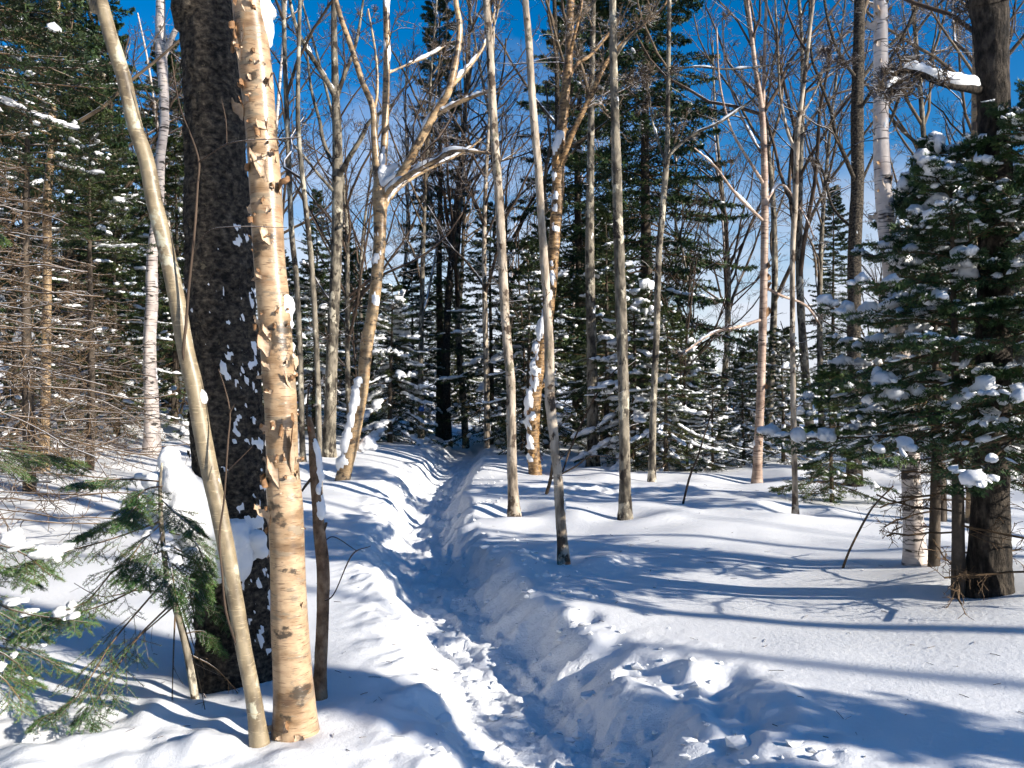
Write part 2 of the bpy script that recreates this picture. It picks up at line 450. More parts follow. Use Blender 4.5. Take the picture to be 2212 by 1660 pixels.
def hz0(x, y, fine=True):
    x = np.asarray(x, float)
    y = np.asarray(y, float)
    z = 0.10 * noise2(x * 0.30, y * 0.30, 21) + 0.055 * noise2(x * 0.62 + 4, y * 0.62, 22) + 0.012 * noise2(x * 1.9, y * 1.9, 23)
    fade = ss(2.0, 7.0, y) * 0.75 + 0.25
    z = z * fade
    z = z + 0.60 * ss(-1.6, -7.0, x) * ss(6, 18, y) + 0.10 * ss(-1.2, -2.2, x) * ss(7, 11, y)
    z = z - 0.10 * ss(3, 9, x) * ss(9, 20, y) + 0.14 * ss(1.6, 3.4, x) * ss(7.5, 5.5, y) * ss(2.6, 4.2, y)
    z = z + 1.2 * ss(30, 110, np.hypot(x, y))
    dep = np.interp(y, [-30, 6, 12, 20, 30], [0.29, 0.29, 0.26, 0.19, 0.10])
    D = trail(x, y)
    z = z - dep * D
    if fine:
        near = np.clip(1.6 - y / 14.0, 0.25, 1.0)
        B = 4 * D * (1 - D) * np.where(x > np.interp(y, _ty, _tx), 0.30, 0.75)
        wx_, wy_ = x + 0.10 * noise2(x * 3, y * 3, 50), y + 0.10 * noise2(x * 3, y * 3, 51)
        bil = np.abs(noise2(wx_ * 4.2, wy_ * 3.6, 31))
        bil2 = np.abs(noise2(wx_ * 10, wy_ * 9, 32))
        z = z + near * B * (0.10 * (bil - 0.25) + 0.04 * (bil2 - 0.25) + 0.018 * noise2(x * 24, y * 22, 33) + 0.008 * noise2(x * 48, y * 48, 43))
        z = z + near * D * (0.035 * (np.abs(noise2(wx_ * 5, wy_ * 3, 34)) - 0.25) + 0.016 * (0.3 - np.abs(noise2(wx_ * 17, wy_ * 13, 35))) + 0.012 * noise2(x * 30, y * 28, 36) + 0.010 * noise2(x * 52, y * 50, 44))
        cx = np.interp(y, _ty, _tx)
        s = x - cx
        edge = np.exp(-((s + 0.62) / 0.17) ** 2) + np.exp(-((s - 0.75) / 0.30) ** 2) * ss(5.2, 3.6, y)
        z = z + near * edge * (1 - D) * (0.045 * np.maximum(0, noise2(x * 4.5, y * 4.0, 37)) + 0.020 * noise2(x * 11, y * 11, 38))
        # trampled lumps at the foot of the left trees
        lf = ss(-0.55, -1.0, x) * ss(4.0, 3.2, y) * ss(-9, -4, x)
        z = z + lf * (0.05 * np.maximum(0, noise2(x * 3.3, y * 3.6, 39)) + 0.02 * noise2(x * 8, y * 8, 40))
        # disturbed patch in the clearing on the right
        pt = np.exp(-(((x - 1.0) / 0.75) ** 2 + ((y - 10.6) / 0.55) ** 2))
        z = z + pt * (0.06 * noise2(x * 4, y * 4, 41) + 0.03 * noise2(x * 11, y * 9, 42))
        if np.size(x) > 10000:
            for k in range(34):                       # snowshoe prints pressed into the trail floor
                yk = 2.4 + 0.34 * k
                xk = float(np.interp(yk, _ty, _tx)) + (0.085 if k % 2 else -0.085)
                m = (np.abs(x - xk) < 0.22) & (np.abs(y - yk) < 0.42)
                xm, ym = x[m], y[m]
                sl_ = (np.interp(yk + .2, _ty, _tx) - np.interp(yk - .2, _ty, _tx)) / .4
                e = (np.abs((xm - xk - sl_ * (ym - yk)) / 0.095)) ** 4 + (np.abs((ym - yk) / 0.25)) ** 4
                z[m] = z[m] - 0.030 * np.exp(-e) * (1 + 0.35 * np.sin(ym * 60)) + 0.014 * np.exp(-(e - 1.6) ** 2)
        for (px_, py_, r_, d_) in PITS:
            z = z - 0.6 * d_ * np.exp(-(((x - px_) / r_) ** 2 + ((y - py_) / (1.5 * r_)) ** 2) ** 1.5)
    return z


def hz(x, y):
    z = hz0(x, y)
    for (wx, wy, r, d) in WELLS:
        q = np.hypot(np.asarray(x) - wx, np.asarray(y) - wy) / r
        z = z - d * np.exp(-q * q) + 0.9 * d * np.exp(-((q - 1.7) / 0.75) ** 2) * (0.6 + 0.4 * np.sin(3 * np.arctan2(np.asarray(y) - wy, np.asarray(x) - wx) + wx * 9))
    return z


def ground_at(px, py):
    """where the sight line through a grid point meets the snow"""
    t = np.linspace(2.2, 60, 6000)
    X = (px - CX) / FPX * t
    Z = CAMZ + (CY - py) / FPX * t
    hit = np.nonzero(Z <= hz0(X, t))[0]
    i = hit[0] if len(hit) else len(t) - 1
    return np.array([X[i], t[i], Z[i]])


def at(px, py, Y):
    return np.array([(px - CX) / FPX * Y, Y, CAMZ + (CY - py) / FPX * Y])


# ------------------------------------------------------------------ growing wood


def grow(P, R, rng, per, t0, t1, ang, ratio, n, up, wig, rs, rmin, flat=0.0, lmin=0.05, lenref=None):
    """children on every parent line; returns P2 (B,n,3), R2 (B,n)"""
    B, m, _ = P.shape
    L = np.linalg.norm(np.diff(P, axis=1), axis=2).sum(1) if lenref is None else lenref
    par = np.repeat(np.arange(B), per)
    K = len(par)
    t = rng.uniform(t0, t1, K)
    fi = t * (m - 1)
    i = np.minimum(fi.astype(int), m - 2)
    u = (fi - i)[:, None]
    p0 = P[par, i] * (1 - u) + P[par, i + 1] * u
    r0 = R[par, i] * (1 - u[:, 0]) + R[par, i + 1] * u[:, 0]
    T = norm(P[par, i + 1] - P[par, i])
    rnd = norm(rng.normal(size=(K, 3)))
    rnd[:, 2] *= (1 - flat)
    perp = norm(rnd - (rnd * T).sum(1, keepdims=True) * T)
    a = np.radians(rng.normal(ang, ang * 0.22, K))[:, None]
    d = norm(T * np.cos(a) + perp * np.sin(a))
    ln = np.maximum(L[par] * ratio * (1.05 - 0.65 * t) * rng.uniform(0.55, 1.25, K), lmin)
    Q = np.empty((K, n, 3))
    Q[:, 0] = p0
    st = (ln / (n - 1))[:, None]
    dd = d.copy()
    for k in range(1, n):
        dd = norm(dd + np.array([0, 0, up]) / (n - 1) + rng.normal(0, wig, (K, 3)))
        Q[:, k] = Q[:, k - 1] + dd * st
    rb = np.clip(np.minimum(r0 * 0.7, ln * rs), rmin, None)
    RR = rb[:, None] * np.linspace(1, 0.4, n)[None]
    return Q, np.maximum(RR, rmin * 0.8)


def bare_tree(rng, H, r, limbs=13, t0=0.35, twigs=(7, 6, 4), spread=38, bend=0.25, crook=0.10, wave=0.010):
    """a leafless tree with an upswept crown; returns trunk builder and crown builder"""
    n = 12
    z = np.linspace(0, 1, n)
    P = np.zeros((1, n, 3))
    w1, w2 = rng.normal(0, crook, 2), rng.normal(0, crook, 2)
    P[0, :, 0] = H * (w1[0] * z ** 2 * 0.6 + wave * np.sin(z * 7 + rng.uniform(0, 6)))
    P[0, :, 1] = H * (w1[1] * z ** 2 * 0.6 + wave * np.sin(z * 6 + rng.uniform(0, 6)))
    P[0, :, 2] = z * H - 0.3
    R = (r * (1 - 0.85 * z) + 0.008)[None]
    tr, cr = MB(), MB()
    Ps = spline(np.hstack([P[0], R[0][:, None]]), 40)
    Rn = Ps[:, 3] * (1 + 0.10 * noise2(Ps[:, 2] * 3.0, 0.3, int(rng.integers(99))))
    tr.tubes(Ps[None, :, :3], Rn[None], 9)
    A, RA = grow(P, R, rng, limbs, t0, 0.97, spread, 0.40, 8, 0.40, 0.16, 0.012, 0.010)
    cr.tubes(A, RA, 5)
    B_, RB = grow(A, RA, rng, twigs[0], 0.2, 1.0, 46, 0.46, 6, 0.28, 0.20, 0.009, 0.0055)
    cr.tubes(B_, RB, 4)
    C_, RC = grow(B_, RB, rng, twigs[1], 0.15, 1.0, 48, 0.46, 4, 0.15, 0.22, 0.008, 0.0036)
    cr.tubes(C_, RC, 3)
    if twigs[2]:
        D_, RD = grow(C_, RC, rng, twigs[2], 0.2, 1.0, 48, 0.5, 3, 0.1, 0.22, 0.008, 0.0026)
        cr.tubes(D_, RD, 3)
    return tr, cr


def needles(mb, S0, S1, rng, n, ln, wd, mi=0):
    """small triangular needles all round the shoots S0 -> S1"""
    S = len(S0)
    if not S:
        return
    ax = norm(S1 - S0)
    t = (np.arange(n)[None] + rng.uniform(0, 1, (S, n))) / n
    base = S0[:, None] + (S1 - S0)[:, None] * t[..., None]
    rnd = rng.normal(size=(S, n, 3))
    perp = norm(rnd - (rnd * ax[:, None]).sum(-1, keepdims=True) * ax[:, None])
    lift = perp + np.array([0, 0, 0.25])
    d = norm(lift + ax[:, None] * 0.75)
    l = ln * rng.uniform(0.7, 1.2, (S, n, 1)) * (1.05 - 0.35 * t[..., None])
    w = ax[:, None] * (wd * 0.5)
    V = np.stack([base - w, base + w, base + d * l], 2).reshape(-1, 3)
    F = np.arange(len(V)).reshape(-1, 3)
    mb.add(V, F, mi)


def sprays(P, rng, nsec, ratio, nter, tratio, droop=0.12, t0=0.12, smin=0.05):
    """side shoots and their side shoots of the branches P (B,n,3): shoot arrays, flat like a bough"""
    B, n, _ = P.shape
    L = np.linalg.norm(np.diff(P, axis=1), axis=2).sum(1)
    par = np.repeat(np.arange(B), nsec)
    k = np.tile(np.arange(nsec), B)
    t = t0 + (1 - t0) * (k + rng.uniform(0, 1, len(k))) / nsec
    t = np.clip(t, 0, 0.995)
    fi = t * (n - 1)
    i = np.minimum(fi.astype(int), n - 2)
    u = (fi - i)[:, None]
    p0 = P[par, i] * (1 - u) + P[par, i + 1] * u
    T = norm(P[par, i + 1] - P[par, i])
    side = norm(np.cross(T, np.array([0, 0, 1.0])))
    sg = np.where(k % 2 == 0, 1.0, -1.0)[:, None]
    a = np.radians(rng.normal(52, 9, len(k)))[:, None]
    d = norm(T * np.cos(a) + side * sg * np.sin(a) + np.array([0, 0, 1.0]) * rng.normal(-droop, 0.12, len(k))[:, None])
    ln = (L[par] * ratio * (1.08 - t) * rng.uniform(0.7, 1.2, len(k)) + smin)[:, None]
    e = p0 + d * ln
    S0, S1 = [p0], [e]
    if nter:
        p = np.repeat(np.arange(len(p0)), nter)
        kk = np.tile(np.arange(nter), len(p0))
        tt = (0.2 + 0.75 * (kk + rng.uniform(0, 1, len(kk))) / nter)[:, None]
        q0 = p0[p] * (1 - tt) + e[p] * tt
        sd = norm(np.cross(d[p], np.array([0, 0, 1.0])))
        sg2 = np.where(kk % 2 == 0, 1.0, -1.0)[:, None]
        a2 = np.radians(rng.normal(48, 8, len(kk)))[:, None]
        d2 = norm(d[p] * np.cos(a2) + sd * sg2 * np.sin(a2) + np.array([0, 0, 1.0]) * rng.normal(-droop, 0.15, len(kk))[:, None])
        l2 = ln[p] * tratio * (1.1 - 0.7 * tt) * rng.uniform(0.7, 1.2, (len(kk), 1)) + smin * 0.5
        S0.append(q0)
        S1.append(q0 + d2 * l2)
    # leaders along the outer branch itself
    for j in range(n // 2, n - 1):
        S0.append(P[:, j])
        S1.append(P[:, j + 1])
    return np.concatenate(S0), np.concatenate(S1)


def blobs(mb, C, A, rng, base=ICO1, jit=0.22, axdir=None):
    """squashed uneven lumps: centres C (B,3), half axes A (B,3), long axis along axdir"""
    v, f = base
    B = len(C)
    if not B:
        return
    vv = v[None] * (1 + rng.uniform(-jit, jit, (B, len(v), 1)))
    vv = np.where(vv[..., 2:3] < 0, vv * np.array([1, 1, 0.55]), vv)
    vv = vv * A[:, None]
    if axdir is not None:
        X = norm(axdir)
        Y = norm(np.cross(np.array([0, 0, 1.0]), X))
        Z = np.cross(X, Y)
        vv = vv[..., 0:1] * X[:, None] + vv[..., 1:2] * Y[:, None] + vv[..., 2:3] * Z[:, None]
    vv = vv + C[:, None]
    F = (f[None] + (np.arange(B) * len(v))[:, None, None]).reshape(-1, 3)
    mb.add(vv.reshape(-1, 3), F)


def conifer_lines(rng, H, Rm, crown0, nb, droop, e_top=40, n=7, var=(0.62, 1.12)):
    u = (np.arange(nb) + rng.uniform(0, 1, nb)) / nb
    h = H * (crown0 + (0.985 - crown0) * u ** 0.92)
    az = np.arange(nb) * 2.39996 + rng.normal(0, 0.35, nb)
    L = Rm * (1 - h / H) ** 0.72 * rng.uniform(*var, nb) + 0.10
    e0 = np.radians(-12 + (e_top + 12) * (h / H) ** 1.6 + rng.normal(0, 6, nb))
    s = np.linspace(0, 1, n)
    rad = L[:, None] * s
    zz = h[:, None] + L[:, None] * (np.tan(e0)[:, None] * s - droop * s ** 2 + droop * 0.55 * s ** 4)
    sw = rng.normal(0, 0.10, nb)[:, None] * s ** 2 * L[:, None]
    X = np.cos(az)[:, None] * rad - np.sin(az)[:, None] * sw
    Y = np.sin(az)[:, None] * rad + np.cos(az)[:, None] * sw
    return np.stack([X, Y, zz], -1), L


def conifer(rng, H, Rm, crown0=0.08, nb=120, droop=0.25, nsec=12, nter=4, nn=7, nl=0.045, nw=0.014, tr=0.07, snow=800, snows=1.0, ratio=0.34, tratio=0.45, dead=0, sec_wood=True, pads=0.0, var=(0.62, 1.12)):
    trunk, wood, foli, sn = MB(), MB(), MB(), MB()
    z = np.linspace(-0.3, H, 30)
    P = np.stack([0.02 * np.sin(z * 1.3), 0.02 * np.cos(z * 1.1), z], -1)
    R = tr * (1 - 0.93 * np.clip(z, 0, H) / H) * (1 + 0.08 * noise2(z * 4, 0, 3))
    trunk.tubes(P[None], np.maximum(R, 0.006)[None], 9)
    L_, Ln = conifer_lines(rng, H, Rm, crown0, nb, droop, var=var)
    wood.tubes(L_, np.maximum(np.linspace(1, 0.3, 7)[None] * (Ln * 0.010)[:, None], 0.004), 4)
    S0, S1 = sprays(L_, rng, nsec, ratio, nter, tratio)
    if sec_wood:
        q = slice(0, nb * nsec)
        wood.tubes(np.stack([S0[q], S1[q]], 1), np.full((nb * nsec, 2), 0.0035), 3)
    needles(foli, S0, S1, rng, nn, nl, nw)
    if dead:
        D_, dl = conifer_lines(rng, H, Rm * (0.5 if dead < 20 else 1.0), 0.04, dead, 0.55 if dead < 20 else 0.2, e_top=5)
        D_[:, :, 2] = D_[:, :, 2] * (crown0 * 0.95) / 0.985 + 0.1
        wob = np.cumsum(rng.normal(0, 0.05, D_.shape) * np.array([1, 1, 1.2]), axis=1) * dl[:, None, None] * 0.6
        D_ = D_ + wob * np.linspace(0, 1, D_.shape[1])[None, :, None]
        wood.tubes(D_, np.full(D_.shape[:2], 0.006), 4)
        E_, RE = grow(D_, np.full(D_.shape[:2], 0.006), rng, 8, 0.1, 1.0, 48, 0.42, 5, -0.1, 0.24, 0.01, 0.0030, flat=0.45)
        wood.tubes(E_, RE, 3)
        F_, RF = grow(E_, RE, rng, 4, 0.2, 1.0, 48, 0.45, 3, -0.05, 0.22, 0.01, 0.0022, flat=0.35)
        wood.tubes(F_, RF, 3)
    if snow:
        w = np.linalg.norm(S1 - S0, axis=1)
        mid = (S0 + S1) / 2
        nzv = noise3(mid[:, 0] * 2.6, mid[:, 1] * 2.6, mid[:, 2] * 3.2, 11) + 0.5 * noise3(mid[:, 0] * 6, mid[:, 1] * 6, mid[:, 2] * 7, 12)
        w0 = w
        w = w * (0.04 + np.clip(nzv, 0, 1) ** 1.3)
        i = rng.choice(len(S0), size=min(snow, len(S0)), replace=False, p=w / w.sum())
        ln = w0[i]
        C = (S0[i] + S1[i]) / 2 + np.array([0, 0, 0.022])
        sz = rng.lognormal(-0.12, 0.62, len(i)) * snows
        A = np.stack([np.minimum(ln * 0.4, 0.085) * rng.uniform(0.3, 1.1, len(i)) + 0.008, 0.017 * sz, 0.014 * sz], -1)
        blobs(sn, C, A, rng, ICO1, 0.38, S1[i] - S0[i])
    if pads:
        rp = np.random.default_rng(int(H * 100) + nb)
        bi = rp.choice(nb, int(nb * pads), replace=False)
        bi = bi[(Ln[bi] > 0.3) & (L_[bi, 0, 2] < 0.88 * H)]
        C, A, X = [], [], []
        for b in bi:
            s0 = rp.uniform(0.5, 1.3) * snows
            for t in np.arange(rp.uniform(.3, .55), 1.0, 0.11):
                fi = t * 6
                k = min(int(fi), 5)
                p = L_[b, k] * (1 - fi + k) + L_[b, k + 1] * (fi - k)
                s = s0 * rp.uniform(.6, 1.3)
                C.append(p + np.array([*rp.normal(0, .025, 2), .022 * s]))
                A.append([min(.09, Ln[b] * .14) * rp.uniform(.8, 1.3), .034 * s, .020 * s])
                X.append(L_[b, k + 1] - L_[b, k])
        blobs(sn, np.array(C), np.array(A), rp, ICO2, 0.16, np.array(X))
    return trunk, wood, foli, sn


# ------------------------------------------------------------------ trees traced with their own depth
MAIN = []
TRUNKS = {}


def crown_len(crown, ext, inlen):
    """length of the trunk that carries branches, from the top down"""
    return (crown or {}).get('reach', 0.0) * inlen + ext * 0.92


def bark_disp(X, amp, seed, freq=(3.0, 9.0), ridge=0.0):
    d = amp * noise3(X[..., 0] * freq[0] / 0.2, X[..., 1] * freq[0] / 0.2, X[..., 2] * freq[0], seed)
    d = d + amp * 0.6 * noise3(X[..., 0] * freq[1] / 0.15, X[..., 1] * freq[1] / 0.15, X[..., 2] * freq[1], seed + 1)
    if ridge:
        q = noise3(X[..., 0] * 20, X[..., 1] * 20, X[..., 2] * 7, seed + 2)
        q2 = noise3(X[..., 0] * 42, X[..., 1] * 42, X[..., 2] * 44, seed + 3)
        d = d + ridge * (np.abs(q) * 1.6 - 0.5 + 0.5 * q2)
    return d


def trunk_mesh(P4, sides, amp, seed, freq=(3.0, 9.0), ridge=0.0):
    """P4 (n,4) centre line and radius -> uneven trunk"""
    n = len(P4)
    P = P4[:, :3]
    R = P4[:, 3]
    T = norm(np.gradient(P, axis=0))
    U = norm(np.cross(np.array([0, 1.0, 0])[None], T))
    V = np.cross(T, U)
    a = np.arange(sides) * 2 * math.pi / sides
    dirs = np.cos(a)[None, :, None] * U[:, None] + np.sin(a)[None, :, None] * V[:, None]
    X = P[:, None] + R[:, None, None] * dirs
    d = bark_disp(X, amp, seed, freq, ridge)
    V_ = P[:, None] + (R[:, None] * (1 + d))[..., None] * dirs
    idx = np.arange(n * sides).reshape(n, sides)
    F = np.stack([idx[:-1], np.roll(idx, -1, 1)[:-1], np.roll(idx, -1, 1)[1:], idx[1:]], -1).reshape(-1, 4)
    mb = MB()
    mb.add(V_, F[:, ::-1])
    return mb


def snow_shell(mb, P4, dirv, seed, nscale=(9, 9, 6), a=1.0, b=1.0, c=0.9, thick=0.02, sides=22, gain=2.2, bark=None):
    n = len(P4)
    P, R = P4[:, :3], P4[:, 3]
    T = norm(np.gradient(P, axis=0))
    ref = np.array([0, 1.0, 0]) if abs(T[:, 1].mean()) < 0.8 else np.array([1.0, 0, 0])
    U = norm(np.cross(ref[None], T))
    V = np.cross(T, U)
    an = np.arange(sides) * 2 * math.pi / sides
    dirs = np.cos(an)[None, :, None] * U[:, None] + np.sin(an)[None, :, None] * V[:, None]
    X = P[:, None] + R[:, None, None] * dirs
    nz = noise3(X[..., 0] * nscale[0], X[..., 1] * nscale[1], X[..., 2] * nscale[2], seed) + 0.5 * noise3(X[..., 0] * nscale[0] * 2.3, X[..., 1] * nscale[1] * 2.3, X[..., 2] * nscale[2] * 2.3, seed + 5) + 0.32 * noise3(X[..., 0] * nscale[0] * 5, X[..., 1] * nscale[1] * 5, X[..., 2] * nscale[2] * 5, seed + 6)
    dv = np.asarray(dirv, float) / np.linalg.norm(dirv)
    val = a * (dirs @ dv) + b * nz - c
    ee = np.arange(n)
    val = val - 0.9 * np.clip(1 - np.minimum(ee, n - 1 - ee) / max(3.0, n * 0.07), 0, 1)[:, None]
    t = np.clip(val * gain, 0, 1) ** 0.6
    rough = 1 + 0.25 * noise3(X[..., 0] * 40, X[..., 1] * 40, X[..., 2] * 40, seed + 9)
    Rb = R[:, None] * (1 + bark_disp(X, bark[0], bark[1], (3.0, 9.0), bark[2])) if bark else R[:, None] * 1.02
    V_ = P[:, None] + (Rb - 0.004 + (thick + 0.004) * t * rough)[..., None] * dirs
    idx = np.arange(n * sides).reshape(n, sides)
    F = np.stack([idx[:-1], np.roll(idx, -1, 1)[:-1], np.roll(idx, -1, 1)[1:], idx[1:]], -1).reshape(-1, 4)
    keep = (t.ravel()[F] > 0).any(1)
    F = F[keep][:, ::-1]
    if len(F):
        used, inv = np.unique(F, return_inverse=True)
        mb.add(V_.reshape(-1, 3)[used], inv.reshape(F.shape))


def main_tree(name, label, cat, mat, line, base=None, sides=14, ext=4.0, extlean=(0, 0), limbs=(), crown=None, twigmat='twig', amp=0.06, ridge=0.0, seg=0.05,
              snow=None, limbsnow=None, group=None, seed=1, dys=None, well=None, taper=0.35, Y=None, flare=0.15):
    """line: [(px, py, width px), ...] from the base up"""
    rng = np.random.default_rng(seed)
    bx, by, _ = line[0]
    g = ground_at(bx, by)
    if Y is not None:
        g = at(bx, by, Y)
        g[2] = float(hz0(g[0], g[1], False))
    Yb = g[1]
    root = thing(name, label, cat, tuple(g), group)
    pts = []
    for j, (px, py, w) in enumerate(line):
        p = at(px, py, Yb + (dys[j] if dys else 0.0))
        pts.append([*(p - g), w / FPX * Yb / 2])
    pts = np.array(pts)
    pts[0, 2] = min(pts[0, 2], 0.0)
    r_b = pts[0, 3]
    below = np.array([[*(pts[0, :3] - (pts[1, :3] - pts[0, :3]) * 0.30 / max(0.05, pts[1, 2] - pts[0, 2])), r_b * (1 + flare)]])
    top = []
    if ext > 0:
        d = norm(pts[-1, :3] - pts[-2, :3])
        d = norm(d * 0.5 + np.array([extlean[0], extlean[1], 1.0]))
        for k in (0.33, 0.66, 1.0):
            q = pts[-1, :3] + d * ext * k + rng.normal(0, 0.03 * ext, 3) * np.array([1, 1, 0])
            top.append([*q, pts[-1, 3] * (1 - (1 - taper) * k)])
    allp = np.vstack([below, pts] + ([np.array(top)] if top else []))
    Ltot = np.linalg.norm(np.diff(allp[:, :3], axis=0), axis=1).sum()
    raw = spline(allp, 900)
    arc = np.concatenate([[0], np.cumsum(np.linalg.norm(np.diff(raw[:, :3], axis=0), axis=1))])
    a_g = arc[np.argmin(np.abs(raw[:, 2]))]
    a_t = arc[-1] - (ext if ext > 0 else 0)
    dense = np.arange(a_g, a_t, max(seg, (a_t - a_g) / 420))
    s_in = np.concatenate([np.linspace(0, a_g, 5)[:-1], dense])
    s_all = np.concatenate([s_in, np.linspace(a_t, arc[-1], 26 if ext > 0 else 2)])
    P4 = np.stack([np.interp(s_all, arc, raw[:, k]) for k in range(4)], 1)
    P4[:, 3] = np.maximum(P4[:, 3], 0.004)
    P4[:, 3] *= 1 + 0.30 * np.exp(-np.clip(P4[:, 2], 0, None) / (2.2 * r_b + 0.02))
    P4in = P4[4:len(s_in)]
    Pex = np.stack([np.interp(np.linspace(arc[-1] - crown_len(crown, ext, a_t - a_g), arc[-1], 12), arc, raw[:, k]) for k in range(4)], 1) if ext > 0 else None
    WELLS.append((g[0], g[1], max(0.16, r_b * 2.6), well if well is not None else 0.05))
    tr_o = link('trunk', trunk_mesh(P4, sides, amp, seed, ridge=ridge).mesh(name + '_trunk', mat), root)
    TRUNKS[root.name] = tr_o
    parents = []
    L4s = []
    lo_s = []
    for lb in limbs:
        lp = np.array([[*(at(px, py, Yb + dy) - g), w / FPX * Yb / 2] for (px, py, w, dy) in lb])
        L4 = spline(lp, 36)
        L4s.append(L4)
        lo_s.append(link('limb', trunk_mesh(L4, 9, amp, seed + len(L4s)).mesh(name + '_limb', mat), root))
        parents.append(spline(L4[4:], 12))
    if crown:
        cb = MB()
        if ext > 0:
            parents.append(Pex)
        PP = np.array(parents)
        P_, R_ = PP[:, :, :3], PP[:, :, 3]
        lv = crown.get('lv', (8, 6, 4, 3))
        A, RA = grow(P_, R_, rng, lv[0], 0.1, 1.0, crown.get('ang', 42), crown.get('ratio', 0.40), 7, 0.38, 0.17, 0.012, 0.006)
        cb.tubes(A, RA, 5)
        for q, per in enumerate(lv[1:]):
            nn_ = (5, 4, 3)[min(q, 2)]
            A, RA = grow(A, RA, rng, per, 0.15, 1.0, 48, 0.47, nn_, 0.2, 0.21, 0.009, (0.0045, 0.0034, 0.0026)[min(q, 2)])
            cb.tubes(A, RA, 4 if q == 0 else 3)
        if Yb > 4.5:
            Pst = np.stack([np.interp(np.linspace(0.08, 1, 12), np.linspace(0, 1, len(P4in)), P4in[:, k]) for k in range(4)], 1)[None]
            A, RA = grow(Pst[:, :, :3], Pst[:, :, 3] * 0.35, rng, 14, 0.05, 1.0, 68, 0.055, 5, 0.25, 0.2, 0.014, 0.0042)
            cb.tubes(A, RA, 4)
            A, RA = grow(A, RA, rng, 2, 0.3, 1.0, 45, 0.5, 4, 0.2, 0.2, 0.01, 0.0025)
            cb.tubes(A, RA, 3)
        link('crown', cb.mesh(name + '_crown', M[twigmat]), root)
    sb = MB()
    if snow:
        for k, s_ in enumerate(snow if isinstance(snow, list) else [snow]):
            s_ = dict(s_)
            lo, hi = s_.pop('span', (0, 1))
            i0, i1 = int(lo * len(P4in)), max(int(hi * len(P4in)), int(lo * len(P4in)) + 4)
            snow_shell(sb, P4in[i0:i1], seed=seed * 7 + k, bark=(amp, seed, ridge), **s_)
    if limbsnow:
        for k, L4 in enumerate(L4s):
            lsb = MB()
            snow_shell(lsb, L4, seed=seed * 13 + k, dirv=(0, 0, 1), **limbsnow)
            if lsb.n:
                link('snow', lsb.mesh(name + '_limb_snow', M['snow']), lo_s[k])['kind'] = 'stuff'
    if sb.n:
        link('snow', sb.mesh(name + '_snow', M['snow']), tr_o)['kind'] = 'stuff'
    MAIN.append((g[0], g[1]))
    return root, g, P4in, L4s


def lump(rng, sub=ICO3, sc=(1, 1, 1), amp=0.18, flat=0.6, fr=1.6):
    v, f = sub
    s = int(rng.integers(1000))
    d = 1 + amp * noise3(v[:, 0] * fr + s, v[:, 1] * fr, v[:, 2] * fr, s) + amp * 0.45 * noise3(v[:, 0] * fr * 2.6, v[:, 1] * fr * 2.6 + s, v[:, 2] * fr * 2.6, s + 1)
    w = v * d[:, None]
    w[:, 2] = np.where(w[:, 2] < 0, w[:, 2] * flat, w[:, 2])
    mb = MB()
    mb.add(w * np.array(sc), f)
    return mb


LR = np.random.default_rng(77)
def clump_mesh(rng):
    mb = MB()
    for k in range(int(rng.integers(3, 6))):
        c = rng.normal(0, 0.42, 3) * np.array([1, 1, 0.45]) if k else np.zeros(3)
        b = lump(rng, ICO2, amp=0.45, flat=0.8)
        mb.add(b.v[0] * (1.0 if k == 0 else rng.uniform(0.35, 0.7)) * 0.85 + c, b.f[0])
    return mb.mesh('snow_clump', M['snow'])


CLUMPS = [clump_mesh(LR) for _ in range(8)]


def clump(parent, loc, s, rng, me=None):
    o = link('snow_clump', me or CLUMPS[int(rng.integers(len(CLUMPS)))], parent, loc)
    o.scale = s
    o.rotation_euler = (rng.normal(0, 0.2), rng.normal(0, 0.2), rng.uniform(0, 6.28))
    return o


def merged_lump(name, ells, parent, voxel=0.012, amp=0.012, seed=0):
    """several ellipsoids fused into one continuous heap of snow; ells: (centre, half axes)"""
    mb = MB()
    for c, a in ells:
        mb.add(ICO3[0] * np.array(a) + np.array(c), ICO3[1])
    o = link(name, mb.mesh(name, M['snow']), parent)
    md = o.modifiers.new('r', 'REMESH')
    md.mode = 'VOXEL'
    md.voxel_size = voxel
    sm = o.modifiers.new('s', 'SMOOTH')
    sm.factor = 0.5
    sm.iterations = 14
    dg = bpy.context.evaluated_depsgraph_get()
    dg.update()
    me = bpy.data.meshes.new_from_object(o.evaluated_get(dg))
    o.modifiers.clear()
    old = o.data
    o.data = me
    bpy.data.meshes.remove(old)
    v = np.empty(len(me.vertices) * 3, np.float32)
    me.vertices.foreach_get('co', v)
    v = v.reshape(-1, 3)
    nr = np.empty(len(me.vertices) * 3, np.float32)
    me.vertices.foreach_get('normal', nr)
    nr = nr.reshape(-1, 3)
    d = amp * (noise3(v[:, 0] * 14, v[:, 1] * 14, v[:, 2] * 14, seed) + 0.5 * noise3(v[:, 0] * 35, v[:, 1] * 35, v[:, 2] * 35, seed + 1))
    me.vertices.foreach_set('co', (v + nr * d[:, None]).ravel())
    me.polygons.foreach_set('use_smooth', np.ones(len(me.polygons), bool))
    me.update()
    if not me.materials:
        me.materials.append(M['snow'])
    return o


